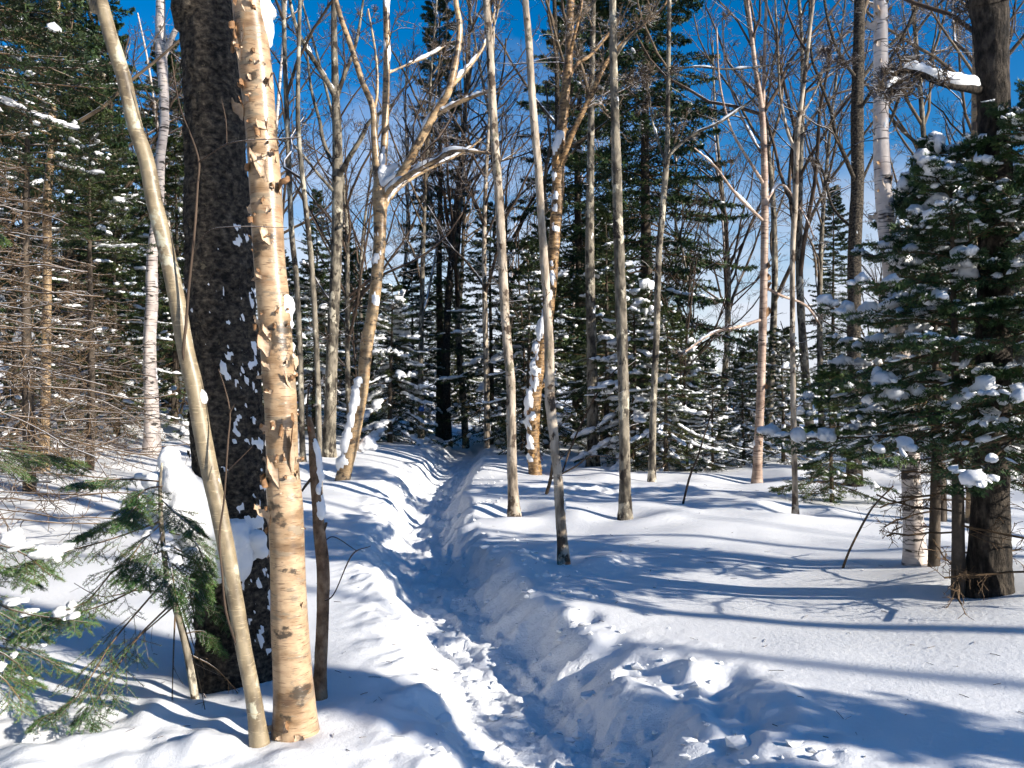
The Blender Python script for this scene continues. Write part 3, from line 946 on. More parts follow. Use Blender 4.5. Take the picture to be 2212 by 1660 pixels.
def curl_mesh(rng, L, H, curl, mats):
    """a strip of peeling bark: attached along x = 0, rolling outwards (+y) as it leaves the trunk; two skins and a rim"""
    nu, nv = 9, 5
    u = np.linspace(0, 1, nu)
    ang = curl * u ** 1.4
    step = L / (nu - 1)
    x = np.concatenate([[0], np.cumsum(np.cos(ang[:-1]) * step)])
    y = np.concatenate([[0], np.cumsum(np.sin(ang[:-1]) * step)])
    G = np.zeros((nu, nv, 3))
    tp = rng.uniform(0.4, 1.0)
    sk = rng.normal(0, 0.5)
    vv = np.linspace(-0.5, 0.5, nv)
    for i in range(nu):
        hh = H * (1 - 0.85 * u[i] ** 1.3 * tp) * rng.uniform(0.8, 1.15)
        G[i, :, 0] = x[i]
        G[i, :, 1] = y[i] + 0.05 * L * np.abs(vv) * rng.uniform(-1, 1)
        G[i, :, 2] = vv * hh + rng.normal(0, 0.09 * H, nv) * (np.abs(vv) > 0.4) + sk * H * u[i] ** 1.5
    th = 0.0016
    nrm = np.stack([-np.sin(ang), np.cos(ang), np.zeros(nu)], -1)[:, None]
    A, Bk = G + nrm * th / 2, G - nrm * th / 2
    idx = np.arange(nu * nv).reshape(nu, nv)
    q = np.stack([idx[:-1, :-1], idx[1:, :-1], idx[1:, 1:], idx[:-1, 1:]], -1).reshape(-1, 4)
    n0 = nu * nv
    per = np.concatenate([idx[:, 0], idx[-1, 1:], idx[::-1, -1][1:], idx[0, ::-1][1:]])
    rim = np.stack([per[:-1], per[1:], per[1:] + n0, per[:-1] + n0], -1)
    mb = MB()
    mb.add(np.concatenate([A.reshape(-1, 3), Bk.reshape(-1, 3)]), q, 0)
    mb.f.append(q[:, ::-1] + n0)
    mb.m.append(np.ones(len(q), np.int32))
    mb.f.append(rim)
    mb.m.append(np.ones(len(rim), np.int32))
    return mb.mesh('bark_curl', mats)


def add_curls(root, P4, rng, meshes, n, span=(0.05, 0.95), az=(-200, 20), size=(0.6, 1.4), name='bark_curl', cluster=None):
    for _ in range(n):
        t = rng.uniform(*span)
        if cluster:
            c = cluster[int(rng.integers(len(cluster)))]
            t = np.clip(rng.normal(c, 0.02), span[0], span[1])
        i = int(t * (len(P4) - 1))
        a = math.radians(rng.uniform(*az))
        nx, ny = math.cos(a), math.sin(a)
        o = link(name, meshes[int(rng.integers(len(meshes)))], TRUNKS[root.name], (P4[i, 0] + nx * P4[i, 3] * 1.02, P4[i, 1] + ny * P4[i, 3] * 1.02, P4[i, 2]))
        o.rotation_euler = (rng.normal(0, 0.10), rng.normal(0, 0.15), a - math.pi / 2)
        s = rng.uniform(*size)
        o.scale = (s * (1 if rng.uniform() < 0.5 else -1), s, s * rng.uniform(0.7, 1.5))


# ------------------------------------------------------------------ the snow cover and the trodden trail
for (px_, py_, r_, d_) in [(560, 1600, .12, .012), (638, 1583, .16, .015), (517, 1462, .30, .02), (692, 1503, .13, .02), (420, 1496, .14, .02), (745, 1026, .5, .08), (712, 932, .5, .05),
                           (1111, 1110, .28, .06), (1216, 1203, .22, .06), (1350, 1110, .30, .06), (1156, 1016, .5, .06), (1281, 1005, .5, .05), (1408, 1033, .4, .05), (1635, 1040, .4, .05),
                           (1718, 1105, .25, .05), (1845, 1040, .5, .05), (1978, 1213, .22, .015), (2135, 1273, .25, .015), (2062, 1280, .2, .015), (328, 943, .5, .05), (93, 966, .4, .05)]:
    g_ = ground_at(px_, py_)
    WELLS.append((g_[0], g_[1], r_, d_))
N_WELLS = len(WELLS)

ys = [2.3]
while ys[-1] < 130:
    ys.append(ys[-1] + max(0.016, 0.0066 * ys[-1]))
yb, st_ = [2.3], 0.03
while yb[-1] > -40:
    yb.append(yb[-1] - st_)
    st_ *= 1.09
ys = np.array(yb[:0:-1] + ys)
xs, st_ = [0.0], 0.020
while xs[-1] < 110:
    if xs[-1] > 1.7:
        st_ *= 1.036
    xs.append(xs[-1] + st_)
xs = np.array(xs)
xs = np.concatenate([-xs[:0:-1], xs])
GX, GY = np.meshgrid(xs, ys)
GZ = hz(GX, GY)
GV = np.stack([GX, GY, GZ], -1).reshape(-1, 3)
gi = np.arange(len(GV)).reshape(GX.shape)
GQ = np.stack([gi[:-1, :-1], gi[:-1, 1:], gi[1:, 1:], gi[1:, :-1]], -1).reshape(-1, 4)
GD = trail(GX, GY).ravel()
inpath = (GD[GQ].mean(1) > 0.12) & (GY.ravel()[GQ].mean(1) < 40)
for nm, sel in (('snow_ground', ~inpath), ('path', inpath)):
    F_ = GQ[sel]
    used, inv = np.unique(F_, return_inverse=True)
    mb = MB()
    mb.add(GV[used], inv.reshape(F_.shape))
    o = link(nm, mb.mesh(nm, M['ground' if nm == 'snow_ground' else 'trodden']))
    o['kind'] = 'structure'
    o['label'] = 'deep untrodden snow lying through the whole wood' if nm == 'snow_ground' else 'narrow trodden trench of a snowshoe trail winding into the wood'
    o['category'] = 'snow' if nm == 'snow_ground' else 'path'

rng = np.random.default_rng(5)
cb = MB()
K = 700
yy = 3.0 + 11 * rng.uniform(0, 1, K) ** 1.6
cxx = np.interp(yy, _ty, _tx)
side = rng.uniform(0, 1, K)
off = np.where(side < 0.4, rng.normal(-0.42, 0.10, K), np.where(side < 0.8, rng.normal(0.55, 0.22, K), rng.uniform(-0.25, 0.3, K)))
xx = cxx + off
sz = 0.006 * rng.lognormal(0.45, 0.6, K)
sz = np.minimum(sz, 0.04)
C_ = np.stack([xx, yy, hz(xx, yy) + sz * 0.25], -1)
A_ = sz[:, None] * rng.uniform(0.7, 1.3, (K, 3))
blobs(cb, C_, A_ * np.array([1.25, 1.0, .75]), rng, ICO1, 0.42)
o = link('snow_crumbs', cb.mesh('snow_crumbs', M['ground'], smooth=False))
o['kind'] = 'stuff'
o['label'] = 'loose crumbs of snow fallen along the trail edges'
o['category'] = 'snow'

rng = np.random.default_rng(6)
lb = MB()
K = 380
yy = 3.0 + 9 * rng.uniform(0, 1, K) ** 1.3
xx = rng.uniform(-.75, .75, K) * yy
d_ = rng.normal(size=(K, 3)) * np.array([1, 1, .12])
d_ = norm(d_) * rng.uniform(.006, .035, (K, 1))
c_ = np.stack([xx, yy, hz(xx, yy) + .003], -1)
lb.tubes(np.stack([c_ - d_, c_ + d_ * .1 + np.array([0, 0, .001]), c_ + d_], 1), np.tile(rng.uniform(.0008, .0022, K)[:, None], (1, 3)), 4)
o = link('litter', lb.mesh('litter', M['redtwig']))
o['kind'] = 'stuff'
o['label'] = 'tiny twigs and bark scraps strewn thinly on the snow'
o['category'] = 'litter'

# ------------------------------------------------------------------ trees near the camera
RIGHT = (1, -0.15, 0.1)
# leaning smooth trunk
t1, g1, p1, _ = main_tree('leaning_tree', 'smooth olive trunk leaning left in front of the dark tree, bent over its whole length', 'tree', M['alder'],
    [(560, 1602, 34), (547, 1506, 33), (527, 1406, 33), (510, 1306, 34), (493, 1206, 35), (473, 1106, 36), (457, 1036, 37), (437, 936, 37), (420, 836, 37), (400, 753, 36), (383, 653, 35),
     (362, 553, 34), (333, 433, 34), (317, 350, 33), (290, 267, 32), (267, 167, 31), (240, 83, 30), (217, 0, 28), (200, -60, 27)],
    sides=28, ext=5.0, extlean=(-0.15, 0.1), crown=dict(lv=(7, 5, 4), part=0.25), amp=0.035, seg=0.022, seed=3,
    snow=[dict(dirv=(1, 0.1, .4), span=(.26, .42), a=1.0, b=0.9, c=1.2, thick=.014), dict(dirv=(.9, .3, .4), span=(.45, .95), a=1, b=1, c=1.75, thick=.008)], flare=0.05)
# thin shoot climbing along the leaning trunk
rng = np.random.default_rng(31)
def px_tube(line, Y, g, k=6, n=30):
    p = np.array([[*(at(a, b, Y + (d if d else 0)) - g), w / FPX * Y / 2] for (a, b, w, d) in line])
    return spline(p, n)
mbv = MB()
sh = [(503, 1420, 8, -.03), (487, 1310, 7, -.06), (478, 1230, 7, -.07), (475, 1150, 7, -.07), (482, 1060, 7, -.06), (488, 960, 7, -.04)]
for ln in ([(522, 1424, 9, .0), (490, 1330, 8, -.05), (480, 1240, 7, -.07), (474, 1160, 7, -.07), (484, 1080, 6, -.08), (492, 960, 6, -.08), (497, 893, 5, -.06), (486, 840, 4, -.05), (472, 798, 3, -.05)],
           [(497, 893, 4, -.06), (503, 880, 3, -.07), (508, 872, 2, -.08)], [(490, 1020, 4, -.08), (515, 995, 3, -.1), (545, 965, 2, -.12)],
           [(412, 820, 10, .0), (396, 770, 10, -.03), (402, 700, 9, -.05), (407, 630, 9, -.05), (415, 553, 8, -.06), (422, 480, 8, -.06), (427, 400, 7, -.06), (430, 350, 7, -.06), (415, 300, 6, -.06), (395, 250, 5, -.08), (382, 200, 4, -.1), (370, 120, 3, -.12)],
           [(430, 350, 6, -.06), (455, 333, 5, -.1), (490, 312, 5, -.15), (540, 303, 4, -.2), (610, 300, 4, -.1), (650, 296, 3, 0.1)],
           [(490, 312, 3, -.15), (488, 260, 3, -.15), (478, 215, 2, -.15)], [(415, 553, 3, -.05), (450, 500, 3, -.1), (520, 490, 3, -.15), (620, 492, 2, -.1)]):
    L4 = px_tube(ln, g1[1], g1)
    mbv.tubes(L4[None, :, :3], np.maximum(L4[None, :, 3] * .68, .0012), 6)
link('shoot', mbv.mesh('shoot', M['redtwig']), t1)

# yellow birch with peeling bark
t2, g2, p2, _ = main_tree('yellow_birch', 'golden yellow birch with curling peeled bark standing in front of the dark trunk', 'tree', M['ybirch'],
    [(638, 1585, 80), (635, 1506, 77), (627, 1373, 77), (622, 1240, 75), (617, 1106, 75), (612, 1050, 74), (610, 986, 68), (607, 886, 68), (600, 786, 69), (590, 653, 68), (581, 553, 67),
     (573, 400, 67), (563, 267, 66), (550, 133, 70), (535, 0, 67), (528, -60, 64)],
    sides=40, ext=6.5, crown=dict(lv=(9, 6, 4), part=0.28), amp=0.028, seg=0.02, seed=8,
    snow=[dict(dirv=(1, .1, .1), span=(.42, .54), a=1.0, b=1.1, c=1.2, thick=.022, nscale=(12, 12, 10), sides=40), dict(dirv=(1, .35, .2), span=(.76, .97), a=1.2, b=1.0, c=1.3, thick=.026, nscale=(7, 7, 6), sides=40)], flare=0.12)
rc = np.random.default_rng(12)
CURL = [curl_mesh(rc, rc.uniform(.035, .085), rc.uniform(.025, .075), rc.uniform(.9, 3.6), [M['curl_out'], M['curl_in']]) for _ in range(10)]
CURLT = [curl_mesh(rc, rc.uniform(.012, .03), rc.uniform(.008, .03), rc.uniform(.8, 2.8), [M['curl_out'], M['curl_in']]) for _ in range(8)]
add_curls(t2, p2, rc, CURL, 44, span=(.1, .98), az=(-175, 0), size=(.3, 1.35), cluster=[.29, .33, .36, .43, .47, .50, .59, .68, .77, .79, .90, .94])
add_curls(t2, p2, rc, CURLT, 26, span=(.08, .98), az=(-178, 5), size=(.5, 1.2))
CURLS = [curl_mesh(rc, rc.uniform(.04, .09), rc.uniform(.015, .06), rc.uniform(4.0, 7.5), [M['curl_out'], M['curl_in']]) for _ in range(8)]
add_curls(t2, p2, rc, CURLS, 46, span=(.1, .98), az=(-180, 0), size=(.5, 1.1), cluster=[.28, .31, .35, .44, .47, .50, .60, .67, .76, .79, .80, .89, .93])
add_curls(t2, p2, rc, CURL, 4, span=(.005, .02), az=(-150, -20), size=(.5, .8))

# dark rough trunk behind it
t3, g3, p3, _ = main_tree('old_birch', 'thick dark rough-barked trunk with snow stuck on it, behind the yellow birch', 'tree', M['darkbark'],
    [(517, 1465, 150), (515, 1406, 147), (505, 1200, 150), (500, 1086, 153), (493, 953, 151), (482, 753, 144), (473, 550, 140), (468, 400, 130), (460, 200, 122), (446, 0, 120), (440, -60, 118)],
    sides=76, ext=8.0, crown=dict(lv=(10, 6, 4), part=0.3), amp=0.03, ridge=0.075, seg=0.016, seed=17, Y=3.95,
    snow=[dict(dirv=(1, -.55, .1), span=(.0, .62), a=.95, b=1.15, c=1.32, thick=.008, sides=120, nscale=(17, 17, 14), gain=3), dict(dirv=(-1, -.7, .1), span=(.2, 1), a=.5, b=1.15, c=1.4, thick=.007, sides=120, nscale=(17, 17, 15), gain=3)], flare=0.1)
rc2 = np.random.default_rng(19)
FLK = [curl_mesh(rc2, rc2.uniform(.02, .05), rc2.uniform(.02, .05), rc2.uniform(.6, 2.2), [M['darkbark'], M['darkbark']]) for _ in range(6)]
add_curls(t3, p3, rc2, FLK, 70, span=(.02, .98), az=(-175, -5), size=(.5, 1.2), name='bark_flake')

# broken sapling with a snow cap
t4, g4, p4, _ = main_tree('broken_sapling', 'short broken-off brown trunk capped with snow beside the yellow birch', 'sapling', M['stub'],
    [(692, 1505, 29), (694, 1440, 27), (696, 1373, 27), (697, 1240, 26), (689, 1140, 25), (684, 1060, 24), (679, 1000, 22), (674, 950, 17), (670, 915, 13), (668, 900, 6)], sides=24, ext=0, amp=0.17, seg=0.015, seed=23,
    snow=dict(dirv=(1, -.3, .5), span=(.62, .95), a=1.0, b=.9, c=.55, thick=.012), flare=0.1)
merged_lump('snow_cap', [((at(686, 1000, g4[1]) - g4), (.016, .018, .022)), ((at(692, 1028, g4[1]) - g4), (.019, .022, .034)), ((at(688, 1058, g4[1] - .02) - g4), (.014, .018, .028)), ((at(694, 1075, g4[1]) - g4), (.010, .014, .018))], t4, voxel=.006, amp=.004)
mbv = MB()
for ln in ([(678, 1000, 7, 0), (672, 960, 6, .02), (663, 900, 5, .05), (668, 830, 4, .05)], [(676, 1030, 7, 0), (660, 1050, 6, -.02), (652, 1062, 5, -.03)], [(690, 1300, 5, 0), (720, 1285, 3, -.05), (760, 1200, 3, -.1), (800, 1180, 2, -.12)],
           [(692, 1180, 4, 0), (720, 1160, 3, .05), (770, 1190, 2, .1)], [(700, 1150, 4, 0), (705, 1130, 6, -.02)]):
    L4 = px_tube(ln, g4[1], g4)
    mbv = MB()
    mbv.tubes(L4[None, :, :3], np.maximum(L4[None, :, 3], .0012), 5)
    link('twig', mbv.mesh('twig', M['redtwig']), t4)

# ------------------------------------------------------------------ small spruce buried under a heap of snow
rng = np.random.default_rng(41)
gs = ground_at(420, 1500)
sp = thing('spruce_sapling', 'small spruce bowed under a big heap of snow beside the leaning trunk', 'spruce', tuple(gs))
Ys = gs[1]
tl = np.array([[*(at(a, b, Ys) - gs), w / FPX * Ys / 2] for (a, b, w) in [(424, 1560, 20), (420, 1500, 18), (400, 1390, 15), (377, 1306, 13), (360, 1240, 11), (350, 1150, 10), (346, 1060, 8), (350, 1000, 4)]])
link('trunk', trunk_mesh(spline(tl, 60), 12, .06, 5).mesh('spruce_sapling_trunk', M['maple']), sp)
br = [[(345, 1040, 0), (250, 1035, -.1), (155, 1046, -.2)], [(348, 1100, 0), (260, 1120, -.12), (165, 1160, -.2)], [(350, 1125, 0), (240, 1165, -.15), (130, 1195, -.3), (30, 1225, -.4)],
      [(352, 1190, 0), (250, 1230, -.2), (180, 1306, -.3), (60, 1330, -.4)], [(353, 1240, 0), (240, 1300, -.25), (150, 1330, -.35), (40, 1370, -.45)],
      [(360, 1250, 0), (290, 1330, -.2), (233, 1400, -.3), (167, 1506, -.45), (75, 1560, -.5)], [(372, 1303, 0), (293, 1383, -.2), (213, 1506, -.4), (183, 1560, -.5)],
      [(366, 1150, 0), (420, 1170, -.12), (450, 1240, -.18)], [(370, 1180, 0), (425, 1215, -.1), (440, 1290, -.15)], [(350, 1150, 0), (330, 1200, -.25), (300, 1260, -.35)], [(350, 1080, 0), (380, 1110, -.15), (430, 1150, -.22)],
      [(355, 1200, 0), (400, 1250, -.2), (420, 1330, -.25)], [(350, 1130, 0), (300, 1180, -.2), (260, 1250, -.3)], [(395, 1370, 0), (440, 1365, .05), (480, 1400, .08)], [(380, 1290, 0), (450, 1300, .1), (500, 1350, .12)],
      [(352, 1090, 0), (300, 1090, -.25), (270, 1130, -.35)], [(352, 1170, 0), (370, 1230, -.3), (380, 1290, -.35)], [(350, 1050, 0), (310, 1060, -.2), (285, 1095, -.25)]]
BP = np.array([spline(np.array([at(a, b, Ys + d) - gs for (a, b, d) in ln]), 9) for ln in br])
wood, fol = MB(), MB()
wood.tubes(BP, np.linspace(.0045, .0018, 9)[None].repeat(len(BP), 0), 5)
S0, S1 = sprays(BP, rng, 19, .28, 4, .5, droop=.30, t0=.2, smin=.04)
S0b, S1b = sprays(BP[:, 4:], rng, 10, .40, 3, .5, droop=.35, t0=.05, smin=.03)
S0, S1 = np.vstack([S0, S0b]), np.vstack([S1, S1b])
nz_ = rng.uniform(size=len(S0)) < .95
S0, S1 = S0[nz_], S1[nz_]
wood.tubes(np.stack([S0, S1], 1), np.full((len(S0), 2), .0012), 3)
needles(fol, S0, S1, rng, 26, .015, .0026)
tw = np.array([spline(np.array([at(a, b, Ys + d) - gs for (a, b, d) in ln]), 9) for ln in
    ([(383, 1300, 0), (400, 1360, -.1), (430, 1470, -.2), (450, 1573, -.25)], [(365, 1260, 0), (390, 1300, -.1), (420, 1400, -.15), (440, 1440, -.15)], [(378, 1330, 0), (375, 1400, -.1), (372, 1500, -.2), (372, 1520, -.2)],
     [(376, 1310, 0), (330, 1350, -.1), (250, 1420, -.25), (200, 1480, -.3)], [(352, 1280, 0), (300, 1275, -.05), (220, 1290, -.1), (160, 1260, -.1)], [(440, 1500, .02), (480, 1560, -.1), (500, 1580, -.12), (510, 1590, -.13)],
     [(400, 1410, 0), (460, 1440, .02), (500, 1480, .0), (515, 1500, 0)])])
wood.tubes(tw, np.linspace(.0042, .0015, 9)[None].repeat(len(tw), 0), 5)
q_, rq_ = grow(tw, np.full(tw.shape[:2], .004), rng, 5, .3, 1, 40, .25, 4, -.1, .12, .01, .0011)
wood.tubes(q_, rq_, 3)
link('branches', wood.mesh('spruce_sapling_branches', M['deadtwig']), sp)
link('foliage', fol.mesh('spruce_sapling_foliage', M['needle_near']), sp)
u = Ys / FPX
def E(px, py, rx, rz=None, dy=0.0, ry=None):
    rz = rz or rx
    return (at(px, py, Ys + .1 + dy) - gs, (rx * u, (ry or (rx + rz) / 2) * u, rz * u))
merged_lump('snow_heap', [E(365, 992, 24, 30), E(330, 1042, 26, 22), E(385, 1040, 38, 40), E(355, 1080, 38, 36), E(415, 1085, 62, 60, .04), E(440, 1140, 62, 72, .05), E(482, 1170, 50, 66, .05), E(512, 1180, 40, 66, .02), E(522, 1215, 24, 44, .0), E(470, 1225, 30, 40, .03),
             E(400, 1120, 45, 45), E(330, 1115, 28, 24, .1), E(450, 1195, 45, 55, 0.02)], sp, voxel=.010, amp=.010, seed=4)
merged_lump('snow_heap', [E(553, 1165, 26, 24, .02), E(566, 1190, 14, 20, .02), E(535, 1175, 14, 20, .02), E(545, 1200, 10, 16, .02)], sp, voxel=.008, amp=.006, seed=9)
for (a, b, s, d) in [(300, 1030, 16, -.05), (320, 1150, 14, -.2), (360, 1185, 12, -.25), (410, 1190, 15, -.15), (380, 1210, 14, -.28), (360, 1260, 13, -.28), (250, 1130, 12, -.1), (115, 1195, 26, -.3), (85, 1190, 20, -.35), (140, 1185, 20, -.28),
                     (155, 1310, 18, -.3), (130, 1320, 18, -.33), (200, 1300, 14, -.25), (100, 1370, 10, -.4), (92, 1395, 9, -.4), (280, 1125, 10, -.15), (330, 1300, 8, -.2), (65, 1590, 14, -.5), (85, 1600, 12, -.5), (60, 1325, 16, -.42), (270, 1085, 9, -.2), (400, 1155, 12, -.2)]:
    k = s * u * .8
    clump(sp, tuple(at(a, b, Ys + d) - gs), (k * rng.uniform(1, 1.5), k * rng.uniform(.8, 1.2), k * rng.uniform(.55, .85)), rng)

# spruce just outside the picture whose boughs reach in from the left edge
rng = np.random.default_rng(43)
g5 = at(-150, 1500, 3.3)
g5[2] = float(hz0(g5[0], g5[1], False))
sq = thing('young_spruce', 'young spruce with drooping snowy boughs reaching in at the left edge', 'spruce', tuple(g5))
tz = np.array([[0, 0, -.3, .035], [0, 0, 0.5, .032], [.02, 0, 1.5, .022], [.02, 0, 2.6, .006]])
link('trunk', trunk_mesh(spline(tz, 50), 10, .06, 6).mesh('young_spruce_trunk', M['sbark']), sq)
br = [[(-150, 1150, 0), (-60, 1165, -.05), (40, 1190, -.1), (110, 1245, -.1)], [(-150, 1250, 0), (-60, 1270, -.05), (30, 1320, -.1), (190, 1345, -.12)], [(-150, 1260, 0), (-60, 1300, .1), (10, 1330, .1), (90, 1380, .1)],
      [(-150, 1380, 0), (-60, 1390, -.1), (20, 1420, -.15), (75, 1480, -.15)], [(-150, 1420, 0), (-70, 1430, -.2), (0, 1460, -.25), (50, 1520, -.25)], [(-150, 940, .5), (-30, 965, .9), (80, 995, 1.2), (185, 1014, 1.35)],
      [(-150, 940, .5), (-60, 985, .8), (10, 1000, 1.0), (70, 1030, 1.1)], [(-150, 1300, 0), (-50, 1350, 0), (50, 1400, -.05), (130, 1440, -.05)], [(-150, 1200, .1), (-60, 1210, .25), (20, 1230, .3), (70, 1260, .3)]]
BP = np.array([spline(np.array([at(a, b, 3.3 + d) - g5 for (a, b, d) in ln]), 9) for ln in br])
for zz, n_ in ((1.1, 5), (1.6, 6), (2.1, 6)):
    e_ = []
    for k in range(n_):
        a_ = rng.uniform(1.2, 5.0)
        l_ = (2.8 - zz) * .45
        e_.append(spline(np.array([[0, 0, zz], [math.cos(a_) * l_ * .5, math.sin(a_) * l_ * .5, zz - .03], [math.cos(a_) * l_, math.sin(a_) * l_, zz - .12]]), 9))
    BP = np.concatenate([BP, np.array(e_)])
wood, fol = MB(), MB()
wood.tubes(BP, np.linspace(.006, .002, 9)[None].repeat(len(BP), 0), 5)
S0, S1 = sprays(BP, rng, 16, .30, 5, .5, droop=.25, t0=.15, smin=.04)
wood.tubes(np.stack([S0, S1], 1), np.full((len(S0), 2), .0013), 3)
needles(fol, S0, S1, rng, 28, .016, .0026)
link('branches', wood.mesh('young_spruce_branches', M['deadtwig']), sq)
link('foliage', fol.mesh('young_spruce_foliage', M['needle_near']), sq)
for (a, b, s, d) in [(20, 1165, 22, -.05), (55, 1180, 24, -.08), (85, 1200, 26, -.1), (30, 1300, 22, -.08), (130, 1325, 22, -.1), (160, 1330, 18, -.1), (5, 1310, 20, 0), (30, 1415, 12, -.12), (0, 1440, 14, -.2), (65, 985, 18, 1.15), (120, 1000, 12, 1.3), (10, 975, 16, 1.0), (60, 1465, 10, -.15)]:
    k = s / FPX * 3.3 * .85
    clump(sq, tuple(at(a, b, 3.3 + d) - g5), (k * rng.uniform(1.1, 1.6), k * rng.uniform(.8, 1.2), k * rng.uniform(.5, .8)), rng)

# ------------------------------------------------------------------ trees in the middle distance
SNB = dict(a=1.0, b=.9, c=.80, thick=.020, nscale=(3, 3, 3), sides=14, gain=2.0)
main_tree('white_birch', 'white birch with a forked top standing among the spruces left of the leaning trunk', 'tree', M['wbirch'],
    [(328, 943, 33), (328, 886, 30), (323, 753, 27), (328, 653, 25), (329, 553, 23), (343, 433, 20), (347, 333, 19), (355, 267, 20), (352, 167, 21), (347, 100, 22), (347, 0, 18), (347, -60, 17)],
    sides=18, ext=4, limbs=[[(352, 125, 14, 0), (372, 80, 12, -.1), (390, 40, 11, -.15), (402, -40, 9, -.2), (410, -300, 5, -.3)]], crown=dict(reach=0.3, lv=(7, 5, 4, 2), part=.4), twigmat='redtwig', amp=.08, seed=51,
    snow=[dict(dirv=(1, -.2, .3), span=(.0, .4), a=.8, b=1.0, c=1.3, thick=.02), dict(dirv=(.3, -1, .5), span=(.45, .6), a=.5, b=1, c=1.0, thick=.02)], Y=12.5)
main_tree('thin_birch', 'thin golden birch rising through the brown spruce twigs near the left edge', 'tree', M['gbirch'],
    [(93, 968, 22), (97, 886, 20), (100, 753, 19), (102, 553, 18), (102, 433, 18), (110, 333, 17), (113, 233, 16), (118, 150, 14), (120, 77, 12), (125, 0, 10), (128, -60, 9)],
    sides=14, ext=3, limbs=[[(116, 90, 7, 0), (80, 75, 6, -.2), (40, 65, 5, -.4), (-20, 50, 3, -.6)], [(112, 290, 7, 0), (70, 280, 6, -.3), (20, 258, 5, -.5), (-30, 240, 3, -.6)]], crown=dict(reach=0.5, lv=(6, 5, 4, 2), part=.4), amp=.07, seed=53, limbsnow=SNB, Y=10.5)
main_tree('grey_maple', 'straight grey trunk forking twice high up, behind the forked golden birch', 'tree', M['maple'],
    [(710, 932, 28), (715, 830, 26), (720, 700, 25), (726, 560, 24), (729, 450, 24), (729, 350, 23), (728, 280, 20), (725, 210, 17), (722, 100, 14), (721, 0, 12), (720, -60, 11)], sides=14, ext=4,
    limbs=[[(727, 215, 13, 0), (700, 165, 11, -.2), (665, 110, 10, -.3), (640, 60, 8, -.4), (622, -20, 6, -.5)], [(726, 215, 11, 0), (745, 160, 9, .2), (770, 90, 7, .3), (785, 0, 5, .4)],
           [(730, 385, 13, 0), (755, 340, 11, -.3), (780, 300, 10, -.4), (800, 262, 8, -.5), (850, 225, 6, -.6)], [(728, 375, 11, 0), (700, 310, 9, .3), (690, 260, 8, .4), (672, 190, 6, .5), (660, 80, 4, .6)],
           [(727, 420, 8, 0), (690, 380, 6, -.2), (640, 320, 5, -.5), (600, 300, 3, -.7)]],
    crown=dict(reach=0.2, lv=(5, 5, 4, 1)), twigmat='redtwig', amp=.07, seed=57, limbsnow=SNB, Y=12.8)
tf, gf, pf, lf_ = main_tree('forked_birch', 'golden birch leaning right, its big snow-filled fork spreading into three limbs', 'tree', M['gbirch'],
    [(742, 1028, 25), (761, 953, 28), (781, 853, 26), (791, 753, 28), (808, 653, 25), (818, 553, 26), (821, 480, 28), (821, 420, 34), (822, 395, 30), (815, 360, 20), (809, 300, 15), (805, 233, 14), (781, 173, 13), (758, 100, 12), (740, 50, 11), (722, -10, 10), (710, -60, 9)],
    sides=20, ext=3.0, extlean=(-.2, 0),
    limbs=[[(822, 410, 20, 0), (828, 340, 17, .15), (831, 300, 16, .2), (833, 230, 16, .2), (835, 167, 15, .2), (836, 80, 15, .2), (834, 0, 14, .2), (836, -120, 10, .2)],
           [(824, 415, 22, 0), (845, 396, 20, -.1), (872, 368, 19, -.2), (915, 290, 18, -.3), (945, 235, 17, -.35), (968, 200, 16, -.4), (985, 130, 14, -.4), (993, 60, 13, -.4), (984, 0, 11, -.4), (975, -100, 8, -.4)],
           [(945, 247, 9, -.35), (985, 225, 9, -.45), (1021, 210, 8, -.5), (1056, 198, 6, -.6)], [(968, 195, 9, -.4), (1000, 160, 9, -.2), (1025, 130, 8, -.1), (1047, 95, 6, 0), (1070, 20, 4, .1)],
           [(830, 425, 12, 0), (855, 398, 11, -.3), (900, 368, 10, -.5), (945, 345, 9, -.6), (980, 326, 8, -.7), (1060, 332, 6, -.8)], [(822, 470, 9, 0), (850, 420, 8, .3), (900, 380, 7, .5), (1000, 330, 5, .6), (1040, 300, 4, .6)],
           [(805, 250, 7, 0), (815, 200, 6, .1), (812, 120, 5, .1), (795, 20, 4, .1)], [(835, 160, 6, .2), (880, 140, 5, .4), (930, 120, 4, .6), (960, 100, 3, .7)]],
    crown=dict(reach=0.15, lv=(5, 5, 4, 1)), twigmat='redtwig', amp=.07, seed=61, limbsnow=dict(SNB, c=.62, thick=.034),
    snow=[dict(dirv=(-1, -.5, .5), span=(.0, .22), a=1.0, b=.7, c=.62, thick=.06, nscale=(5, 5, 7)), dict(dirv=(-.2, -1, .2), span=(.22, .5), a=.6, b=1.1, c=1.1, thick=.03, nscale=(5, 5, 4))])
uf = gf[1] / FPX
def Ef(px, py, rx, rz, dy=0.0):
    return (at(px, py, gf[1] + dy) - gf, (rx * uf, rx * uf, rz * uf))
merged_lump('snow_heap', [Ef(828, 375, 13, 20, -.06), Ef(826, 398, 8, 14, -.06), Ef(840, 370, 12, 13, -.06), Ef(852, 360, 9, 9, -.1), Ef(826, 345, 9, 16, -.02), Ef(828, 325, 6, 10, .05)], tf, voxel=.02, amp=.012, seed=3)
merged_lump('snow_heap', [Ef(795, 957, 18, 16, .1), Ef(782, 965, 14, 14, .1), Ef(808, 965, 10, 10, .1)], tf, voxel=.02, amp=.015, seed=5)

